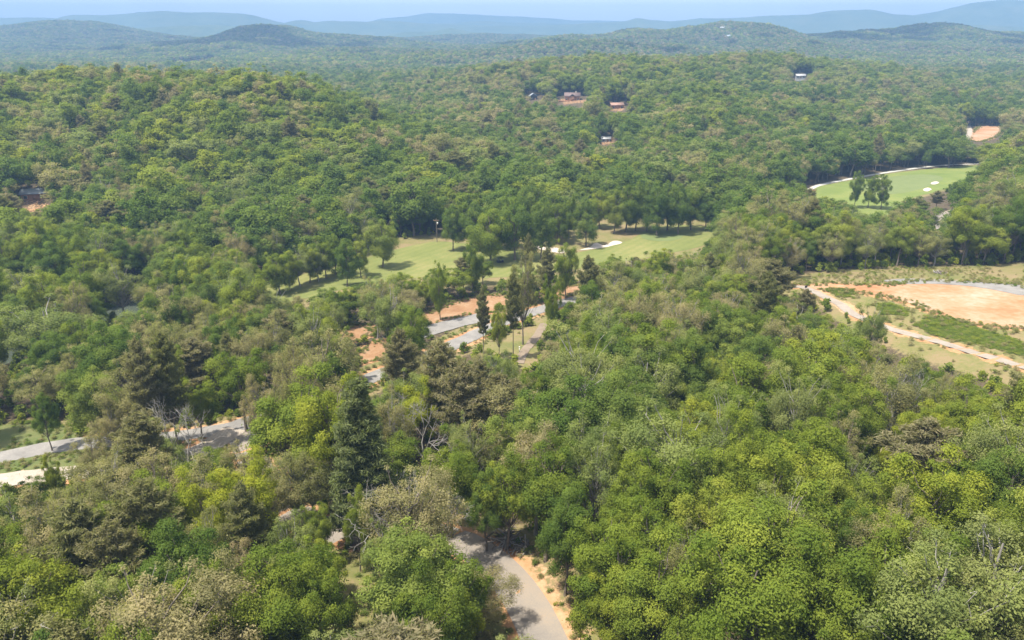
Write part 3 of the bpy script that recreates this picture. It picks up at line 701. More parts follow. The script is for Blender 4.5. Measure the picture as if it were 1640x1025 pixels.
# ------------------------------------------------------------ where trees stand
# trees read off the photograph: crown centre pixel, crown width in pixels, kind, height factor
HERO = [
 # lower left slope
 (166, 778, 105, 'olive', 1), (124, 815, 90, 'olive', 1), (83, 870, 95, 'olive', 1), (25, 836, 90, 'pale', 1), (249, 807, 95, 'olive', 1), (232, 857, 83, 'pine', 1), (133, 890, 80, 'pine', 1), (398, 795, 90, 'yellow', 1), (323, 832, 80, 'yellow', 1),
 (398, 848, 60, 'pine', 1), (290, 923, 110, 'deep', 1), (62, 961, 125, 'green', 1), (174, 973, 95, 'green', 1), (232, 1000, 90, 'pale', 1), (352, 986, 100, 'olive', 1), (373, 928, 65, 'olive', 1), (456, 884, 72, 'pale', 1), (506, 838, 48, 'green', .8), (477, 950, 125, 'green', 1),
 (425, 985, 100, 'green', 1), (520, 985, 80, 'green', 1), (469, 774, 75, 'olive', .8), (402, 742, 75, 'olive', .85), (448, 675, 45, 'olive', 1.5), (497, 770, 60, 'olive', .8), (282, 762, 80, 'pale', .9), (178, 677, 50, 'olive', .9), (224, 702, 50, 'pine', .9), (145, 730, 60, 'olive', .8),
 (70, 660, 38, 'deep', 1), (145, 638, 70, 'green', 1), (232, 622, 50, 'pine', 1.4), (268, 612, 50, 'pine', 1.4), (315, 645, 45, 'green', .9), (385, 612, 80, 'green', 1), (477, 625, 60, 'olive', 1.5), (415, 650, 50, 'olive', 1), (79, 755, 28, 'green', 1), (40, 790, 60, 'green', .6), (15, 900, 80, 'green', 1), (330, 880, 70, 'olive', 1), (180, 920, 70, 'pine', 1), (20, 1010, 100, 'pale', 1), (300, 1015, 90, 'green', 1),
 # centre
 (576, 694, 112, 'fir', 1.3), (663, 832, 125, 'olive', 1), (676, 915, 130, 'green', 1), (722, 965, 88, 'green', 1), (609, 868, 70, 'pale', 1), (570, 826, 44, 'green', 1.1), (651, 952, 100, 'deep', 1), (728, 1015, 66, 'yellow', .8), (690, 1000, 100, 'green', 1),
 (675, 660, 70, 'yellow', 1), (622, 690, 60, 'olive', 1.1), (738, 640, 85, 'pine', 1.2), (708, 622, 65, 'pine', 1.2), (804, 665, 75, 'pine', 1), (771, 620, 55, 'pine', 1.1), (640, 590, 50, 'pine', 1.2), (850, 625, 60, 'olive', 1), (904, 640, 62, 'deep', 1), (978, 622, 70, 'yellow', .9),
 (837, 724, 95, 'green', 1), (875, 778, 110, 'green', 1.1), (812, 785, 80, 'green', 1), (721, 768, 80, 'green', 1), (754, 724, 60, 'pale', 1), (779, 806, 60, 'deep', .9), (908, 838, 92, 'deep', 1.1), (929, 720, 95, 'pale', 1), (958, 770, 80, 'pale', 1), (995, 741, 80, 'green', 1), (1028, 675, 70, 'pale', 1), (1057, 795, 100, 'green', 1), (1010, 820, 80, 'green', 1),
 (968, 885, 105, 'green', 1.05), (1003, 930, 115, 'green', 1), (1045, 872, 100, 'green', 1), (1068, 958, 110, 'green', 1), (965, 965, 90, 'green', 1), (1105, 905, 70, 'olive', 1),
 # right slope
 (1148, 868, 95, 'green', 1), (1231, 886, 145, 'green', 1), (1218, 965, 160, 'green', 1), (1293, 907, 115, 'green', 1), (1351, 960, 110, 'green', 1), (1417, 968, 130, 'green', 1), (1492, 978, 150, 'pale', 1), (1571, 922, 150, 'pale', 1), (1615, 998, 105, 'pale', 1), (1434, 878, 80, 'olive', 1), (1359, 874, 60, 'deep', 1),
 (1301, 739, 78, 'green', 1), (1243, 747, 50, 'olive', 1), (1206, 731, 48, 'pale', 1), (1322, 822, 92, 'green', 1), (1359, 780, 66, 'pale', 1), (1351, 726, 60, 'olive', 1), (1438, 826, 90, 'green', 1), (1500, 828, 110, 'green', 1), (1612, 802, 85, 'deep', 1), (1571, 747, 78, 'green', 1), (1484, 714, 60, 'green', 1), (1426, 726, 36, 'yellow', .7),
 (1434, 637, 85, 'olive', 1), (1517, 645, 60, 'olive', 1.1), (1368, 658, 80, 'green', 1), (1310, 664, 66, 'pale', 1), (1235, 689, 40, 'olive', 1), (1177, 681, 72, 'pale', 1), (1135, 784, 100, 'green', 1), (1177, 834, 82, 'green', 1), (1231, 801, 90, 'green', 1), (1268, 842, 90, 'pale', 1), (1115, 700, 85, 'green', 1), (1090, 740, 80, 'green', 1),
 (1320, 590, 110, 'green', 1), (1215, 590, 80, 'deep', 1), (1160, 610, 75, 'green', 1), (1395, 520, 50, 'pale', 1.1), (1270, 560, 70, 'olive', 1), (1290, 488, 34, 'pine', .9), (1190, 440, 60, 'olive', 1.2), (1000, 560, 80, 'green', 1), (1080, 470, 55, 'green', 1), (1080, 560, 70, 'pale', 1), (950, 590, 70, 'green', 1),
 # valley: trees standing alone by the roads and fairway
 (627, 497, 80, 'pale', 1.3), (655, 520, 70, 'deep', 1), (703, 444, 28, 'green', 1.6), (756, 408, 32, 'green', 1.5), (908, 412, 38, 'green', 1.5), (876, 428, 38, 'pine', 1.2), (846, 410, 22, 'pine', 1.7), (838, 466, 44, 'olive', 1.6), (822, 480, 30, 'pine', 1.6), (883, 478, 32, 'green', 1.6), (799, 516, 28, 'green', 1.3), (774, 496, 26, 'pine', 1.4), (943, 448, 40, 'pine', 1.4),
 (940, 346, 38, 'deep', 1.2), (912, 340, 22, 'green', 1.3), (867, 356, 45, 'deep', 1.4), (825, 355, 60, 'deep', 1.2), (785, 365, 60, 'green', 1.1), (850, 325, 50, 'deep', 1.3), (610, 378, 45, 'green', 1.1), (575, 398, 36, 'green', 1.1), (552, 405, 40, 'deep', 1.2), (724, 355, 34, 'deep', 1.2),
 (445, 428, 40, 'green', .95), (460, 424, 37, 'green', .95), (478, 418, 35, 'pale', .95), (493, 414, 32, 'green', .95), (507, 412, 32, 'pale', .95), (519, 406, 37, 'green', .95), (534, 400, 37, 'green', .95),
 (1155, 338, 26, 'deep', 1.1), (1374, 296, 19, 'deep', 1.3), (1395, 301, 20, 'green', 1.1), (1416, 302, 22, 'green', 1.1), (1020, 322, 40, 'deep', 1.2), (1055, 325, 40, 'deep', 1.3), (1090, 325, 36, 'deep', 1.3), (985, 328, 36, 'green', 1.2), (1004, 322, 42, 'green', 1.2), (1038, 320, 44, 'deep', 1.2), (1072, 320, 42, 'deep', 1.2), (1110, 324, 40, 'green', 1.1), (1132, 332, 34, 'deep', 1.), (962, 326, 34, 'green', 1.1), (800, 348, 50, 'deep', 1.1), (762, 352, 44, 'deep', 1.1), (895, 345, 40, 'green', 1.1),
 (545, 555, 48, 'green', 1), (505, 525, 60, 'green', 1), (375, 530, 60, 'green', 1), (330, 560, 55, 'olive', 1.1), (430, 530, 60, 'deep', 1), (280, 560, 60, 'olive', 1.2), (30, 470, 75, 'pale', 1), (85, 520, 110, 'pale', .8), (190, 450, 70, 'pale', 1), (255, 478, 50, 'olive', 1),
]
def hero_pos(px, py, w, hf, kind):
    H = 17.
    for _ in range(4):
        p = ground(px, py, H * .6); D = math.sqrt(p[0] ** 2 + p[1] ** 2 + (CAMZ - 12) ** 2)
        rad = .5 * w * D / FPX; H = min(27, max(7, (9.5 + rad * 1.55) * hf))
        if kind in ('pine', 'fir'): H = min(30, max(11, (11 + rad * 2.0) * hf))
    return p, rad, H
TREES = []      # x, y, radius, height, kind, is_hero
for px, py, w, kind, hf in HERO:
    p, rad, H = hero_pos(px, py, w, hf, kind)
    if kind in ('green', 'deep') and math.hypot(*p) > 190: kind = 'o' + kind
    TREES.append((p[0], p[1], rad, H, kind, True))
NOTREE = [AW[k] for k in ('clearing', 'fairway', 'rough', 'far_fairway', 'far_clay', 'clay_1', 'clay_2', 'clay_3', 'clay_4', 'lawn_1', 'lawn_2', 'bank', 'glade', 'yard_1', 'yard_2', 'yard_3', 'yard_4', 'yard_5', 'shoulder')]
def free(x, y, roadgap=2.6):
    ok = np.ones(x.shape, bool)
    for line, w in ROADS: ok &= seg_dist(x, y, line) > w + roadgap
    ok &= seg_dist(x, y, L_river) > 7.5; ok &= seg_dist(x, y, L_cut) > 2.6
    for P in NOTREE: ok &= ~inside(x, y, P)
    return ok
def candidates(s, y0, y1, margin):
    X, Y = np.meshgrid(np.arange(-900, 900, s), np.arange(y0, y1, s)); X = X.ravel() + rng.uniform(-.42, .42, X.size) * s; Y = Y.ravel() + rng.uniform(-.42, .42, Y.size) * s
    k = np.abs(X) < .66 * Y + margin; return X[k], Y[k]
X, Y = candidates(7.3, 34, 265, 22); X2, Y2 = candidates(7.8, 265, 1560, 22)
X, Y = np.concatenate([X, X2]), np.concatenate([Y, Y2])
r = np.hypot(X, Y); nearm = r < 700
ok = np.ones(len(X), bool); ok[nearm] = free(X[nearm], Y[nearm]); X, Y = X[ok], Y[ok]
hx = np.array([t_[:3] for t_ in TREES])
keep = np.ones(len(X), bool)
for a, b, rad in hx: keep &= np.hypot(X - a, Y - b) > max(3.2, rad * .95)
fp = [t_ for t_ in TREES if t_[4] == 'fir'][0]
keep &= ~((np.abs(X - fp[0] * Y / fp[1]) < 5.5) & (Y < fp[1]) & (Y > fp[1] - 17))
# keep the sight line open to houses and ground that the photograph shows
X, Y = X[keep], Y[keep]
nA, nB, nC = fbm(X / 90, Y / 90, 61), fbm(X / 45, Y / 45, 71), rng.random(len(X))
kinds = []
for x, y, a, b, c_, zz in zip(X, Y, nA, nB, nC, grid_h(X, Y)):
    d = math.hypot(x, y); lefty = x < -.12 * y - 5 and d < 190
    p_ol = .15 + .9 * a + (.4 if lefty else 0) + (.08 if d > 600 else 0); p_pi = .03 + .4 * max(b, 0) + (.05 if 120 < d < 260 and x < 20 else 0); p_pl = .14; p_dp = .14 + .5 * max(-b, 0) + (.38 * max(0., 1 - zz / 16.) if d > 270 else 0)
    kinds.append('olive' if c_ < p_ol else 'pine' if c_ < p_ol + p_pi else 'pale' if c_ < p_ol + p_pi + p_pl else 'deep' if c_ < p_ol + p_pi + p_pl + p_dp else 'green')
for x, y, k in zip(X, Y, kinds):
    far_ = y > 265; rad = float(np.clip((5.3 if far_ else 4.7) * rng.lognormal(0, .27), 2.4, 9 if far_ else 6.3)); H = float(np.clip((6 if far_ else 8.5) + rad * 1.75 + rng.normal() * 2.2, 8, 24))
    if k == 'pine': rad *= .8; H = float(np.clip(rng.normal(18, 2.5), 12, 24))
    TREES.append((x, y, rad, H, k, False))
TA = np.array([(t_[0], t_[1], t_[2], t_[3]) for t_ in TREES]); TZ = grid_h(TA[:, 0], TA[:, 1]); TK = [t_[4] for t_ in TREES]; TH = np.array([t_[5] for t_ in TREES])
# which show in the photograph: project the crown
def project(x, y, z):
    dz = z - CAMZ; cp, sp = math.cos(PITCH), math.sin(PITCH)
    f = y * cp - dz * sp; u = dz * cp + y * sp
    return PW / 2 + FPX * x / f, PH / 2 - FPX * u / f, f
px, py, dep = project(TA[:, 0], TA[:, 1], TZ + TA[:, 3] * .65); pr = TA[:, 2] / dep * FPX
seen = (dep > 5) & (px > -pr * .6) & (px < PW + pr * .6) & (py < PH + pr * .7)
OPEN = [[(765, 880), (800, 895), (850, 950), (895, 1025), (945, 1025), (925, 930), (870, 885), (800, 858), (775, 865)], [(530, 833), (562, 838), (564, 872), (530, 870)], [(545, 870), (572, 870), (600, 960), (590, 1000), (570, 960), (550, 900)],
 [(-20, 690), (70, 690), (125, 695), (200, 702), (115, 735), (70, 765), (-20, 780)], [(285, 690), (375, 678), (380, 690), (340, 715), (320, 722), (300, 705)], [(690, 535), (740, 510), (775, 508), (770, 545), (745, 552), (720, 530)], [(850, 490), (905, 478), (912, 488), (860, 506)],
 [(690, 500), (760, 478), (800, 478), (770, 505), (690, 520)], [(575, 560), (600, 548), (618, 552), (612, 570), (580, 585)], [(550, 530), (575, 522), (580, 540), (552, 545)], [(835, 550), (865, 525), (872, 530), (850, 575), (833, 578)], [(585, 598), (605, 590), (603, 612), (585, 615)],
 [(430, 468), (500, 440), (600, 418), (690, 383), (740, 378), (740, 405), (680, 412), (600, 432), (520, 453), (440, 475)], [(770, 405), (900, 398), (1000, 383), (1040, 352), (1140, 358), (1140, 380), (1080, 392), (1000, 402), (930, 412), (800, 427)], [(905, 350), (1000, 350), (1000, 385), (905, 385)],
 [(1300, 300), (1440, 273), (1570, 262), (1560, 275), (1500, 295), (1430, 320), (1420, 340), (1385, 340), (1380, 320), (1310, 310)], [(1240, 462), (1300, 446), (1440, 432), (1640, 430), (1640, 608), (1560, 588), (1445, 552), (1440, 525), (1400, 500), (1345, 490), (1300, 472)], [(1498, 352), (1525, 340), (1532, 346), (1505, 360)],
 [(843, 148), (865, 148), (865, 162), (843, 162)], [(893, 146), (936, 146), (936, 168), (893, 168)], [(974, 160), (1004, 160), (1004, 177), (974, 177)], [(1270, 115), (1296, 115), (1296, 128), (1270, 128)], [(38, 302), (68, 302), (66, 335), (45, 335)], [(960, 218), (984, 218), (984, 230), (960, 230)], [(1545, 195), (1605, 195), (1605, 226), (1550, 226)], [(0, 552), (24, 549), (24, 576), (0, 582)], [(178, 480), (216, 474), (214, 493), (183, 495)]]
OPEN = [np.array(p_, float) for p_ in OPEN]
def blocks(sel):
    """trees whose crown would stand in front of ground that lies open"""
    x, y, rad, H = TA[sel].T; out = np.zeros(len(sel), bool)
    for fz in (.25, .45, .65, .85, 1.04):
        for fr in (-1., -.5, 0, .5, 1.):
            w_ = math.sqrt(max(0, 1 - ((fz - .62) / .5) ** 2)) * fr
            u_, v_, f_ = project(x + rad * w_, y, TZ[sel] + H * fz)
            for p_ in OPEN: out |= inside(u_, v_, p_)
    return out
fill = np.where(~TH & (dep < 1100) & (px > -150) & (px < PW + 150))[0]
bl = fill[blocks(fill)]; TA[bl, 3] *= .6; TA[bl, 2] *= .75
hb = np.where(TH)[0]
for q_, i in zip(blocks(hb), hb):
    if q_ and TA[i, 0] ** 2 + TA[i, 1] ** 2 < 280 ** 2: TA[i, 2] *= .85; TA[i, 3] *= .88
GONE = np.zeros(len(TREES), bool); GONE[bl[blocks(bl)]] = True
seen &= ~GONE
rank = np.where(TH, -1000, 0) + dep
NAMES = {'ogreen': 'broadleaf_tree', 'odeep': 'broadleaf_tree', 'green': 'broadleaf_tree', 'deep': 'broadleaf_tree', 'yellow': 'broadleaf_tree', 'olive': 'oak_tree', 'pale': 'oak_tree', 'pine': 'pine_tree', 'fir': 'pine_tree'}
LOOK = {'ogreen': 'full green tree', 'odeep': 'full dark green tree', 'green': 'fresh green broadleaf tree', 'deep': 'dark green broadleaf tree', 'yellow': 'bright yellow-green broadleaf tree', 'olive': 'olive-tan budding oak', 'pale': 'pale green loose-crowned oak', 'pine': 'grey-olive open-crowned pine', 'fir': 'big dark conical pine'}
LIMIT = {'broadleaf_tree': 300, 'oak_tree': 300, 'pine_tree': 120}
single = np.zeros(len(TREES), bool)
for nm, lim in LIMIT.items():
    ids = [i for i in np.argsort(rank) if seen[i] and NAMES[TK[i]] == nm][:lim]; single[ids] = True
LINES = [(L_road, 9, 'beside the curving asphalt road'), (L_lower, 9, 'beside the lower gravel lane'), (L_gravel, 9, 'beside the valley gravel road'), (L_bench, 9, 'beside the hilltop gravel path'), (L_cut, 8, 'along the narrow brushy cutting')]
MARKS = [(575, 800, 'the big dark conical pine'), (612, 850, 'the bleached white bare tree'), (815, 870, 'the brush pile at the road bend'), (299, 735, 'the forking bare tree'), (1060, 378, 'the oval putting green'), (960, 393, 'the long white bunker'), (880, 400, 'the pinkish bunker'), (700, 388, 'the utility pole'), (1290, 466, 'the signpost on the path'), (730, 518, 'the gravel pull-off'), (600, 565, 'the orange clay mound'), (565, 535, 'the orange clay scrape'), (850, 560, 'the short dirt track'), (545, 850, 'the open stretch of asphalt'), (60, 705, 'the grassy verge'), (60, 745, 'the grass strip between lanes'), (1515, 347, 'the short grey lane'), (905, 466, 'the orange clay strip'), (378, 690, 'the gravel road fork')]
MARKS = [(*ground(a, b), c_) for a, b, c_ in MARKS]
def zone(x, y):
    X1, Y1 = np.array([x]), np.array([y])
    dm = [math.hypot(x - a, y - b) for a, b, _ in MARKS]; im = int(np.argmin(dm))
    if dm[im] < 9: return 'right beside ' + MARKS[im][2]
    if dm[im] < 17: return 'a few steps from ' + MARKS[im][2]
    for line, w, s in LINES:
        if seg_dist(X1, Y1, line)[0] < w: return s
    for k, w, s in (('far_fairway', 14, 'beside the far striped fairway'), ('rough', 12, 'at the edge of the golf fairway'), ('clearing', 10, 'at the edge of the clay clearing'), ('clay_1', 12, 'beside the orange clay bank')):
        if soft_in(X1, Y1, AW[k], w)[0] > 0: return s
    if seg_dist(X1, Y1, L_river)[0] < 22: return 'on the river bank'
    side = seg_dist(X1, Y1, L_road)[0]
    if y < 150: return ('in the wood beyond the road bend' if x > 4 else 'in the wood around the brushy cutting') if side < 40 else ('on the dense slope below the clay clearing' if x > 0 else 'on the slope above the gravel lanes')
    if x > 35: return 'in the wood between asphalt road and clearing' if y < 215 else 'in the wood between clearing and fairway'
    if y < 270: return 'in the valley wood between gravel road and fairway'
    return 'on the valley floor below the wooded ridge'
import zlib
SHORT = {'pine': 'a grey-olive pine', 'fir': 'the big dark pine', 'yellow': 'a yellow-green tree', 'olive': 'an olive-tan oak', 'pale': 'a pale green oak', 'deep': 'a dark green tree', 'green': 'a fresh green tree', 'odeep': 'a dark green tree', 'ogreen': 'a green tree'}
SID = np.where(single)[0]
def add_tree(i):
    x, y, rad, H = TA[i]; k = TK[i]; tr, cr = NEAR[k][zlib.crc32(b'%d' % i) % len(NEAR[k])]
    e = bpy.data.objects.new(NAMES[k], None); C.objects.link(e); e.empty_display_size = 1
    e.location = (x, y, TZ[i] - .05); e.rotation_euler = (0, 0, random.uniform(0, 6.283))
    base = 4.0 if k in ('pine', 'fir') else CANON_R
    e.scale = (rad / base, rad / base * random.uniform(.92, 1.08), H / CANON_H)
    link('trunk', tr, e); link('crown', cr, e)
    size = ('small ' if H < 13 else 'tall ' if H > 19 else '') + ('broad ' if rad > 5.6 else 'slender ' if rad < 3.4 else '')
    zn = zone(x, y); lab = size + LOOK[k] + ' ' + zn
    dn = np.hypot(TA[SID, 0] - x, TA[SID, 1] - y); near_ = [j for j in SID[np.argsort(dn)][1:5] if TK[j] != k and math.hypot(TA[j, 0] - x, TA[j, 1] - y) < 11]
    for j in near_[:2]:
        more_ = (' next to ' if j == near_[0] else ' and ') + SHORT[TK[j]]
        if len((lab + more_).split()) <= 16 and SHORT[TK[j]] not in lab: lab += more_
    tag(e, lab, 'pine tree' if 'pine' in NAMES[k] else 'tree', {'broadleaf_tree': 'broadleaf trees of valley and slopes', 'oak_tree': 'oaks coming into leaf', 'pine_tree': 'pines among the broadleaf woods'}[NAMES[k]])
    return e
for i in np.where(single)[0]: add_tree(i)

# bare trees
for px_, py_, H, lab, v in [(617, 812, 13, 'leafless tree with bleached white limbs beside asphalt road', 0), (299, 712, 14, 'nearly bare forking tree between the two gravel lanes', 1), (678, 700, 13, 'slim bare grey tree behind the big dark pine', 1), (660, 838, 14, 'bare white limbs rising inside an olive crown above the road', 0), (1445, 640, 13, 'grey bare limbed tree on the slope under the clearing', 1), (1100, 900, 12, 'small bare grey tree among fresh green crowns', 0)]:
    p = ground(px_, py_, H * .6); e = bpy.data.objects.new('bare_tree', None); C.objects.link(e); e.location = (p[0], p[1], float(grid_h(p[0], p[1])) - .1)
    e.scale = (H / 18 * 1.1, H / 18 * 1.1, H / 17.); e.rotation_euler = (0, 0, random.uniform(0, 6)); link('trunk', BARE[v], e); tag(e, lab, 'bare tree', 'leafless trees standing in the woods')

# woods beyond and between: one instanced object
rest = ~single & ~GONE & ((dep > 60) | ~seen)
NLIB = bpy.data.collections.new('near_library'); nli = {}
for k_ in ('green', 'deep', 'olive', 'pale', 'pine'):
    for v_, (a, b) in enumerate(NEAR[k_][:2]):
        for w_, me in enumerate((a, b)): nli[(k_, v_, w_)] = len(nli); NLIB.objects.link(bpy.data.objects.new('part_%02d' % nli[(k_, v_, w_)], me))
ids = np.where(rest & (dep < 270))[0]; P, rr_, sc_, ix = [], [], [], []
for i in ids:
    b_ = 4. if TK[i] == 'pine' else CANON_R; ro = random.uniform(0, 6.28); v_ = random.randrange(2)
    for w_ in (0, 1): P.append((TA[i, 0], TA[i, 1], TZ[i] - .05)); rr_.append(ro); sc_.append((TA[i, 2] / b_, TA[i, 2] / b_, TA[i, 3] / CANON_H)); ix.append(nli[(TK[i], v_, w_)])
scatter('wood_edge', P, np.array(rr_), np.array(sc_), ix, NLIB, 'further trees filling the near wood', 'woods')
ids = np.where(rest & (dep >= 270))[0]
base = np.array([4.0 if TK[i] in ('pine', 'fir') else CANON_R for i in ids])
P = np.column_stack([TA[ids, 0], TA[ids, 1], TZ[ids] - .05])
scl = np.column_stack([TA[ids, 2] / base, TA[ids, 2] / base, TA[ids, 3] / CANON_H])
lk = {'yellow': 'green', 'fir': 'pine', 'ogreen': 'green', 'odeep': 'deep'}
idx = [random.choice(LIBIDX[lk.get(TK[i], TK[i])]) for i in ids]
scatter('woods', P, rng.uniform(0, 6.28, len(ids)), scl, idx, LIB, 'dense mixed spring woods covering ridge and far slopes', 'woods')
# undergrowth
X, Y = candidates(3.0, 34, 330, 15); ok = free(X, Y, .9) & (rng.random(len(X)) < .62); X, Y = X[ok], Y[ok]
for hh in (1., 2.2):
    u_, v_, f_ = project(X, Y, grid_h(X, Y) + hh); ok = np.ones(len(X), bool)
    for p_ in OPEN: ok &= ~inside(u_, v_, p_)
    X, Y = X[ok], Y[ok]
s = rng.uniform(.5, 1.25, len(X))
scatter('undergrowth', np.column_stack([X, Y, grid_h(X, Y)]), rng.uniform(0, 6.28, len(X)), np.column_stack([s, s, s * rng.uniform(.6, 1.1, len(X))]), rng.choice(LIBIDX['shrub'], len(X)), LIB, 'leafy undergrowth and saplings beneath the trees', 'undergrowth')
# far canopy
X, Y = np.meshgrid(np.arange(-3600, 3600, 36.), np.arange(1100, 5200, 36.)); X = X.ravel() + rng.uniform(-14, 14, X.size); Y = Y.ravel() + rng.uniform(-14, 14, Y.size)
k = (np.abs(X) < .7 * Y + 40) & (Y > 1545) & ~inside(X, Y, AW['field']); X, Y = X[k], Y[k]
gxx = (grid_h(X + 15, Y) - grid_h(X - 15, Y)) / 30; gyy = (grid_h(X, Y + 15) - grid_h(X, Y - 15)) / 30
scatter('far_canopy', np.column_stack([X, Y, grid_h(X, Y) - 1.]), np.zeros(len(X)), np.column_stack([np.ones(len(X)), np.ones(len(X)), rng.uniform(.85, 1.2, len(X))]), np.where(fbm(X / 420, Y / 300, 83) + rng.normal(size=len(X)) * .07 > -.01, rng.integers(6, 10, len(X)), rng.integers(0, 6, len(X))), FARLIB, 'unbroken tree canopy over the distant hills', 'woods', np.column_stack([np.arctan(gyy), -np.arctan(gxx)]))

# ------------------------------------------------------------ weeds and scrub of the clearing
def fill_area(key, sp):
    P = AW[key]; x0, y0 = P.min(0); x1, y1 = P.max(0); X, Y = np.meshgrid(np.arange(x0, x1, sp), np.arange(y0, y1, sp)); X = X.ravel() + rng.uniform(-.5, .5, X.size) * sp; Y = Y.ravel() + rng.uniform(-.5, .5, Y.size) * sp
    k = inside(X, Y, P) & (np.abs(X) < .68 * Y + 10); return X[k], Y[k]
WEED = bpy.data.collections.new('weed_library')
for i_, mt in enumerate(('green', 'deep', 'olive', 'olive')):
    T, V, F, tn = shrub(500 + i_, 260, .2); WEED.objects.link(bpy.data.objects.new('weed_%02d' % i_, mesh_from('weed', V, F, M[mt], False, {'tint': tn})))
for key, lab in (('weeds_1', 'low green weed patch beside the path junction'), ('weeds_2', 'bright green weed patch between path and clay pad'), ('weeds_3', 'large bright green weed patch below the clay pad')):
    X, Y = fill_area(key, .75); k = fbm(X / 3, Y / 3, 13) + .35 * np.minimum(seg_dist(X, Y, np.vstack([AW[key], AW[key][:1]])), 3) > .2; X, Y = X[k], Y[k]; s_ = rng.uniform(.3, .62, len(X))
    scatter('weeds', np.column_stack([X, Y, grid_h(X, Y)]), rng.uniform(0, 6.28, len(X)), np.column_stack([s_ * 1.4, s_ * 1.4, s_ * .24]), rng.choice([0, 0, 0, 1], len(X)), WEED, lab, 'weeds')
X, Y = fill_area('clearing', 1.5); k = ~inside(X, Y, AW['clay_pad']) & ~inside(X, Y, AW['gravel_pad']) & (seg_dist(X, Y, L_bench) > 2.2) & (fbm(X / 9, Y / 9, 91) + rng.random(len(X)) * .5 > .27); X, Y = X[k], Y[k]; s_ = rng.uniform(.15, .5, len(X))
scatter('scrub', np.column_stack([X, Y, grid_h(X, Y)]), rng.uniform(0, 6.28, len(X)), np.column_stack([s_ * 1.3, s_ * 1.3, s_ * .8]), rng.choice([0, 2, 3, 3], len(X)), WEED, 'dry brown scrub around the clay pad', 'scrub')
XX, YY = [], []
for line, w in ((L_road, 2.6), (L_lower, 2.4), (L_gravel, 2.6), (L_cut, .2)):
    d_ = np.gradient(line, axis=0); d_ /= np.linalg.norm(d_, axis=1)[:, None]
    for sgn in (-1, 1):
        for _ in range(5):
            o_ = w + .6 + np.abs(rng.normal(size=len(line))) * 2.2; XX.append(line[:, 0] - d_[:, 1] * o_ * sgn); YY.append(line[:, 1] + d_[:, 0] * o_ * sgn)
for key in ('clay_1', 'clay_2', 'clay_3', 'clay_4', 'clay_pad', 'lawn_1', 'lawn_2', 'far_clay'):
    B = curve_closed(AW[key], .7)
    for _ in range(3): q_ = B + rng.normal(size=B.shape) * 1.1; XX.append(q_[:, 0]); YY.append(q_[:, 1])
X, Y = np.concatenate(XX), np.concatenate(YY); s_ = rng.uniform(.12, .42, len(X))
ok = np.ones(len(X), bool)
for line, w in ROADS: ok &= seg_dist(X, Y, line) > w + .3
X, Y, s_ = X[ok], Y[ok], s_[ok]
scatter('verge_weeds', np.column_stack([X, Y, grid_h(X, Y)]), rng.uniform(0, 6.28, len(X)), np.column_stack([s_ * 1.3, s_ * 1.3, s_ * .8]), rng.choice([0, 1, 2, 3], len(X)), WEED, 'tufts of grass and weeds along the road verges', 'weeds')

# ------------------------------------------------------------ houses and small things
def boxes(L):
    V, F = [], []
    for (x0, x1, y0, y1, z0, z1) in L:
        b = len(V); V += [(x, y, z) for z in (z0, z1) for x, y in ((x0, y0), (x1, y0), (x1, y1), (x0, y1))]
        F += [tuple(b + i for i in f) for f in ((0, 3, 2, 1), (4, 5, 6, 7), (0, 1, 5, 4), (1, 2, 6, 5), (2, 3, 7, 6), (3, 0, 4, 7))]
    return V, F
def plain(name, c_, rough=.8, metal=0.):
    m, t = mat_new(name); n_ = noise(t, 1.5, 4); finish(t, mix(t, n_, tuple(v * .75 for v in c_), tuple(v * 1.2 for v in c_)), rough, None, metal=metal); return m
M['glass'] = plain('window_glass', (.03, .035, .04), .1); M['trim'] = plain('painted_trim', (.5, .48, .45)); M['wood'] = plain('deck_wood', (.24, .12, .06)); M['black'] = plain('black_plastic', (.02, .02, .02), .4); M['steel'] = plain('steel', (.4, .4, .4), .4, .6)
def bpart(name, L, mat, parent): return link(name, mesh_from(name, *boxes(L), mat), parent)
def gable(name, W, D, z0, h, over, th, mat, parent, off=(0, 0), turn=False):
    V, F = [], []
    for sg in (-1, 1):
        b = len(V); ow, od = W / 2 + over, D / 2 + over; k = h / (D / 2)
        for yy, zz in ((0, z0 + h), (sg * od, z0 - over * k)):
            for dz in (0, th):
                for xx in (-ow, ow): V.append((xx, yy, zz + dz))
        F += [tuple(b + i for i in f) for f in ((0, 1, 5, 4), (2, 6, 7, 3), (4, 5, 7, 6), (0, 4, 6, 2), (1, 3, 7, 5), (0, 2, 3, 1))]
    if turn: V = [(-y, x, z) for x, y, z in V]
    return link(name, mesh_from(name, [(x + off[0], y + off[1], z) for x, y, z in V], F, mat), parent)
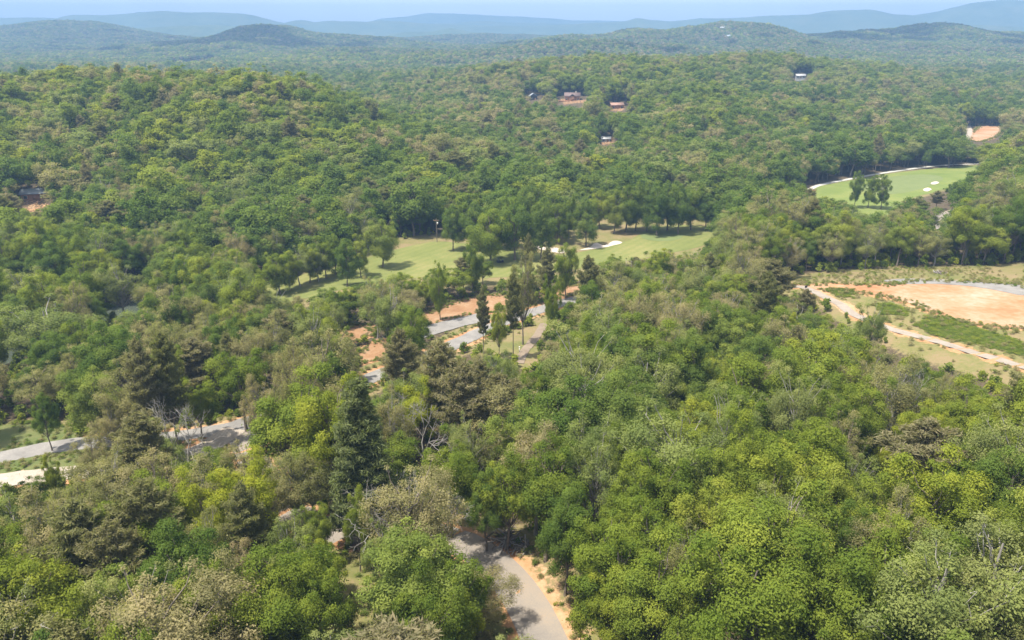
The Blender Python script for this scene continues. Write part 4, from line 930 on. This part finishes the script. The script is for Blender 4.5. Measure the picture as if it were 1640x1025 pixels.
def house(px_, py_, W, D, h, rh, wall, roof, yaw, label, turn=False, deck=0, chimney=False, wing=False, lift=0):
    p = ground(px_, py_, lift); z = float(grid_h(p[0], p[1])) - .3 + lift
    e = bpy.data.objects.new('house', None); C.objects.link(e); e.location = (p[0], p[1] + D / 2, z); e.rotation_euler = (0, 0, R(yaw)); tag(e, label, 'house')
    W2, D2 = (D, W) if turn else (W, D)
    V, F = boxes([(-W / 2, W / 2, -D / 2, D / 2, -1.5 - lift, h)]); V = list(V); b = len(V)
    if turn: V += [(-W / 2, -D / 2 + .01, h), (W / 2, -D / 2 + .01, h), (0, -D / 2 + .01, h + rh), (-W / 2, D / 2 - .01, h), (W / 2, D / 2 - .01, h), (0, D / 2 - .01, h + rh)]
    else: V += [(-W / 2 + .01, -D / 2, h), (-W / 2 + .01, D / 2, h), (-W / 2 + .01, 0, h + rh), (W / 2 - .01, -D / 2, h), (W / 2 - .01, D / 2, h), (W / 2 - .01, 0, h + rh)]
    w_ = bpart('wall', [], wall, e) if False else None
    me = bpy.data.meshes.new('wall'); me.from_pydata(V, [], list(F) + [(b, b + 1, b + 2), (b + 3, b + 5, b + 4)]); me.materials.append(wall); w_ = link('wall', me, e)
    r_ = gable('roof', W2, D2, h + .02, rh, .7, .22, roof, e, turn=turn)
    if chimney: bpart('chimney', [(W * .2, W * .2 + 1.1, .4, 1.5, h, h + rh + 1.3)], M['stone'], r_)
    nwin = max(2, int(W / 3.2))
    for i in range(nwin):
        x = -W / 2 + W * (i + .5) / nwin
        if i == nwin // 2:
            d_ = bpart('door', [(x - .55, x + .55, -D / 2 - .06, -D / 2 + .02, 0, 2.1)], M['wood'], e); bpart('handle', [(x + .38, x + .45, -D / 2 - .12, -D / 2 - .06, 1, 1.1)], M['steel'], d_)
        else:
            f_ = bpart('window', [(x - .8, x + .8, -D / 2 - .05, -D / 2 + .02, .8, 2.3)], M['trim'], e); bpart('pane', [(x - .68, x + .68, -D / 2 - .08, -D / 2 - .05, .92, 2.18)], M['glass'], f_)
    if deck:
        dk = bpart('deck', [(-W / 2 - deck, W / 2 - W * .35, -D / 2 - 3, -D / 2 - .1, -.15, .05)], M['wood'], e)
        for i in range(5):
            x = -W / 2 - deck + .1 + i * (W * .65 + deck - .3) / 4; bpart('post', [(x, x + .2, -D / 2 - 2.95, -D / 2 - 2.75, -3.5, 1.05)], M['wood'], dk)
        bpart('railing', [(-W / 2 - deck, W / 2 - W * .35, -D / 2 - 2.9, -D / 2 - 2.8, z_, z_ + .08) for z_ in (.35, .65, .97)], M['wood'], dk)
    if wing: bpart('gable_wing', [(-2.2, 2.2, -D / 2 - 1.6, -D / 2 - .02, -1, h)], wall, e); gable('porch_roof', 4, 4.4, h + .05, 1.7, .4, .2, roof, e, (0, -D / 2 + .2), True)
    return e
M['stone'] = plain('chimney_stone', (.2, .18, .16)); M['timber'] = plain('timber_wall', (.26, .13, .07)); M['dark_wall'] = plain('dark_wall', (.05, .05, .055)); M['brown_roof'] = plain('brown_shingle', (.12, .085, .08)); M['grey_roof'] = plain('grey_metal_roof', (.22, .24, .27), .4); M['rust_roof'] = plain('rusty_roof', (.24, .15, .12)); M['white_wall'] = plain('white_wall', (.3, .3, .29)); M['white_roof'] = plain('pale_roof', (.28, .28, .28), .5)
house(854, 160, 7, 7, 4, 2.4, M['dark_wall'], M['grey_roof'], 5, 'small dark cabin with gable front left of timber lodge', turn=True)
house(917, 161, 14, 8, 4.5, 2.6, M['timber'], M['brown_roof'], -4, 'large timber lodge with brown gabled roof and deck on hillside', deck=6, chimney=True, wing=True)
house(988, 174, 11, 7, 3.4, 1.6, M['timber'], M['rust_roof'], 10, 'reddish timber house with low roof above orange yard')
house(970, 227, 6, 4, 2.4, 1, M['white_wall'], M['white_roof'], 0, 'tiny white roofed shed on a bare spot among trees')
house(1283, 125, 10, 6, 3, 1.6, M['white_wall'], M['white_roof'], -8, 'white roofed house alone in the far right woods', lift=4)
house(52, 320, 10, 6, 3.2, 1.5, M['timber'], M['grey_roof'], 14, 'cabin with grey metal roof on the wooded ridge side')
house(322, 66, 16, 9, 7, 3, M['white_wall'], M['brown_roof'], 0, 'pale house at one end of the distant hilltop row', lift=7)
house(334, 65, 18, 9, 8, 3, M['white_wall'], M['rust_roof'], 6, 'biggest pale house within the distant hilltop row', lift=8)
house(1158, 47, 16, 8, 5, 2.5, M['white_wall'], M['white_roof'], 0, 'long white building on top of the distant hill', lift=11)
house(1168, 61, 14, 9, 6, 3, M['white_wall'], M['grey_roof'], 10, 'pale house on the flank of the distant hill', lift=8)
def base_at(px_, py_): p = ground(px_, py_); return (p[0], p[1], float(grid_h(p[0], p[1])))
def thing(name, loc, label, cat, rz=0): e = bpy.data.objects.new(name, None); C.objects.link(e); e.location = loc; e.rotation_euler = (0, 0, rz); return tag(e, label, cat)
def tubes(name, L, mat, parent):
    T = Tubes()
    for p_, r_ in L: T.add(p_, [r_] * len(p_), 8)
    return link(name, T.mesh(name, mat), parent)
# golf cart on the fairway
e = thing('golf_cart', base_at(801, 421), 'dark golf cart parked on the fairway', 'golf cart', R(20))
bpart('body', [(-1.2, 1.2, -.6, .6, .3, .62), (-1.2, -.5, -.58, .58, .6, .95), (.75, 1.2, -.58, .58, .6, 1.0)], M['black'], e)
bpart('seat', [(-.5, .15, -.55, .55, .63, .8), (-.55, -.42, -.55, .55, .8, 1.3)], M['black'], e); bpart('roof', [(-1.1, .9, -.62, .62, 1.85, 1.93)], M['black'], e)
for sx in (-.95, .75):
    for sy in (-.55, .52): bpart('roof_post', [(sx, sx + .04, sy, sy + .04, .9, 1.85)], M['steel'], e)
for sx in (-.8, .8):
    for sy in (-.68, .5): tubes('wheel', [([(sx, sy, .24), (sx, sy + .18, .24)], .24)], M['black'], e)
# utility pole by the fairway
e = thing('utility_pole', base_at(700, 388), 'slim utility pole with pale fittings at the fairway edge', 'pole')
tubes('pole', [([(0, 0, -.5), (0, 0, 5), (0, 0, 10)], .14)], M['bark'], e); bpart('crossarm', [(-1.1, 1.1, -.07, .07, 8.9, 9.05)], M['wood'], e); bpart('transformer', [(.2, .65, -.2, .2, 7.4, 8.3)], M['trim'], e)
for x_ in (-1, -.4, .4, 1): tubes('insulator', [([(x_, 0, 9.05), (x_, 0, 9.3)], .05)], M['trim'], e)
# signpost by the path
e = thing('signpost', base_at(1290, 466), 'small dark signpost beside the hilltop path', 'sign'); bpart('post', [(-.06, .06, -.06, .06, -.3, 1.7)], M['wood'], e); bpart('board', [(-.35, .35, -.1, -.062, 1.0, 1.65)], M['black'], e)
e = thing('marker_post', base_at(832, 564), 'pale marker post beside the dirt track', 'post'); bpart('post', [(-.1, .1, -.1, .1, -.3, 1.4)], M['trim'], e); bpart('cap', [(-.14, .14, -.14, .14, 1.4, 1.5)], M['trim'], e)
# footbridge on the cart path
e = thing('cart_bridge', base_at(1288, 307), 'low timber bridge with railings carrying the cart path', 'bridge', R(24))
bpart('deck', [(-7, 7, -1.5, 1.5, .1, .4)], M['wood'], e)
for sy in (-1.5, 1.4):
    bpart('rail', [(-7, 7, sy, sy + .1, 1.2, 1.32), (-7, 7, sy, sy + .1, .8, .88)], M['wood'], e)
    for i in range(8): bpart('post', [(-6.9 + i * 1.95, -6.75 + i * 1.95, sy - .02, sy + .12, .4, 1.4)], M['wood'], e)
# brush piles
def brush(px_, py_, label, n_, L_, seed):
    rg = np.random.default_rng(seed); e = thing('brush_pile', base_at(px_, py_), label, 'brush pile')
    for i in range(n_):
        a = rg.uniform(0, 3.14); c_ = rg.normal(size=2) * L_ * .28; z_ = rg.uniform(.05, .9) * max(.2, 1 - np.hypot(*c_) / L_); h_ = np.array([math.cos(a), math.sin(a), rg.normal() * .22]) * rg.uniform(.3, .6) * L_
        q_ = np.array([c_[0], c_[1], z_]); tubes('branch', [([q_ - h_, q_ + rg.normal(size=3) * .1, q_ + h_], rg.uniform(.04, .12))], M['bark'] if rg.random() < .6 else M['pale_bark'], e)
brush(812, 868, 'heap of cut branches under trees at the road bend', 60, 3.2, 3)
brush(838, 882, 'smaller scatter of cut branches by the road shoulder', 26, 2.2, 4)
brush(1505, 438, 'dark heap of stumps and branches behind the clay pad', 40, 2.6, 5)

# ------------------------------------------------------------ clouds added above the view to shade the far hills
m, t = mat_new('cloud_white'); finish(t, (.8, .8, .8), 1., noise(t, .01, 5), .6, 20, 0.)
def cloud(px_, d_, wx, wy, label, seed):
    rg = np.random.default_rng(seed); gx_, gy_ = at_d(px_, d_); alt = 1250.; c_ = np.array([gx_, gy_, 0]) + np.array(sd) / sd.z * alt
    bm = bmesh.new()
    for i in range(70):
        a, q = rg.uniform(0, 6.28), abs(rg.normal()) * .75; r_ = rg.uniform(.08, .2) * wy * max(.4, 1.3 - .6 * q)
        g_ = bmesh.ops.create_icosphere(bm, subdivisions=2, radius=r_)['verts']
        for v in g_: v.co = Vector((v.co.x * 1.5 + math.cos(a) * q * wx, v.co.y * 1.2 + math.sin(a) * q * wy, max(v.co.z, -r_ * .35) * .8))
    me = bpy.data.meshes.new('cloud'); bm.to_mesh(me); bm.free(); me.materials.append(m); o = link('cloud', me); o.location = c_; tag(o, label, 'cloud')
cloud(330, 2750, 800, 330, 'broad white cloud added out of view to shade the western far hill', 1)
cloud(900, 2150, 520, 200, 'flat white cloud added out of view to shade the middle far ridge', 2)
cloud(1480, 2750, 620, 330, 'white cloud added out of view to shade the twin far hills', 3)

# ------------------------------------------------------------ air
m, t = mat_new('haze_air')
pv = t.nodes.new('ShaderNodeVolumePrincipled'); pv.inputs['Density'].default_value = 2.3e-4
pv.inputs['Color'].default_value = (.2, .345, .58, 1); pv.inputs['Anisotropy'].default_value = 0.0
oo = t.nodes.new('ShaderNodeOutputMaterial'); t.links.new(pv.outputs[0], oo.inputs['Volume'])
x0, x1, y0, y1, z0, z1 = -9500, 9500, -400, 10200, -30, 380
V = [(x, y, z) for z in (z0, z1) for x, y in ((x0, y0), (x1, y0), (x1, y1), (x0, y1))]
o = link('haze', mesh_from('haze', V, [(0, 3, 2, 1), (4, 5, 6, 7), (0, 1, 5, 4), (1, 2, 6, 5), (2, 3, 7, 6), (3, 0, 4, 7)], m))
tag(o, 'thin blue haze filling the air over the valley', 'haze', kind='stuff')
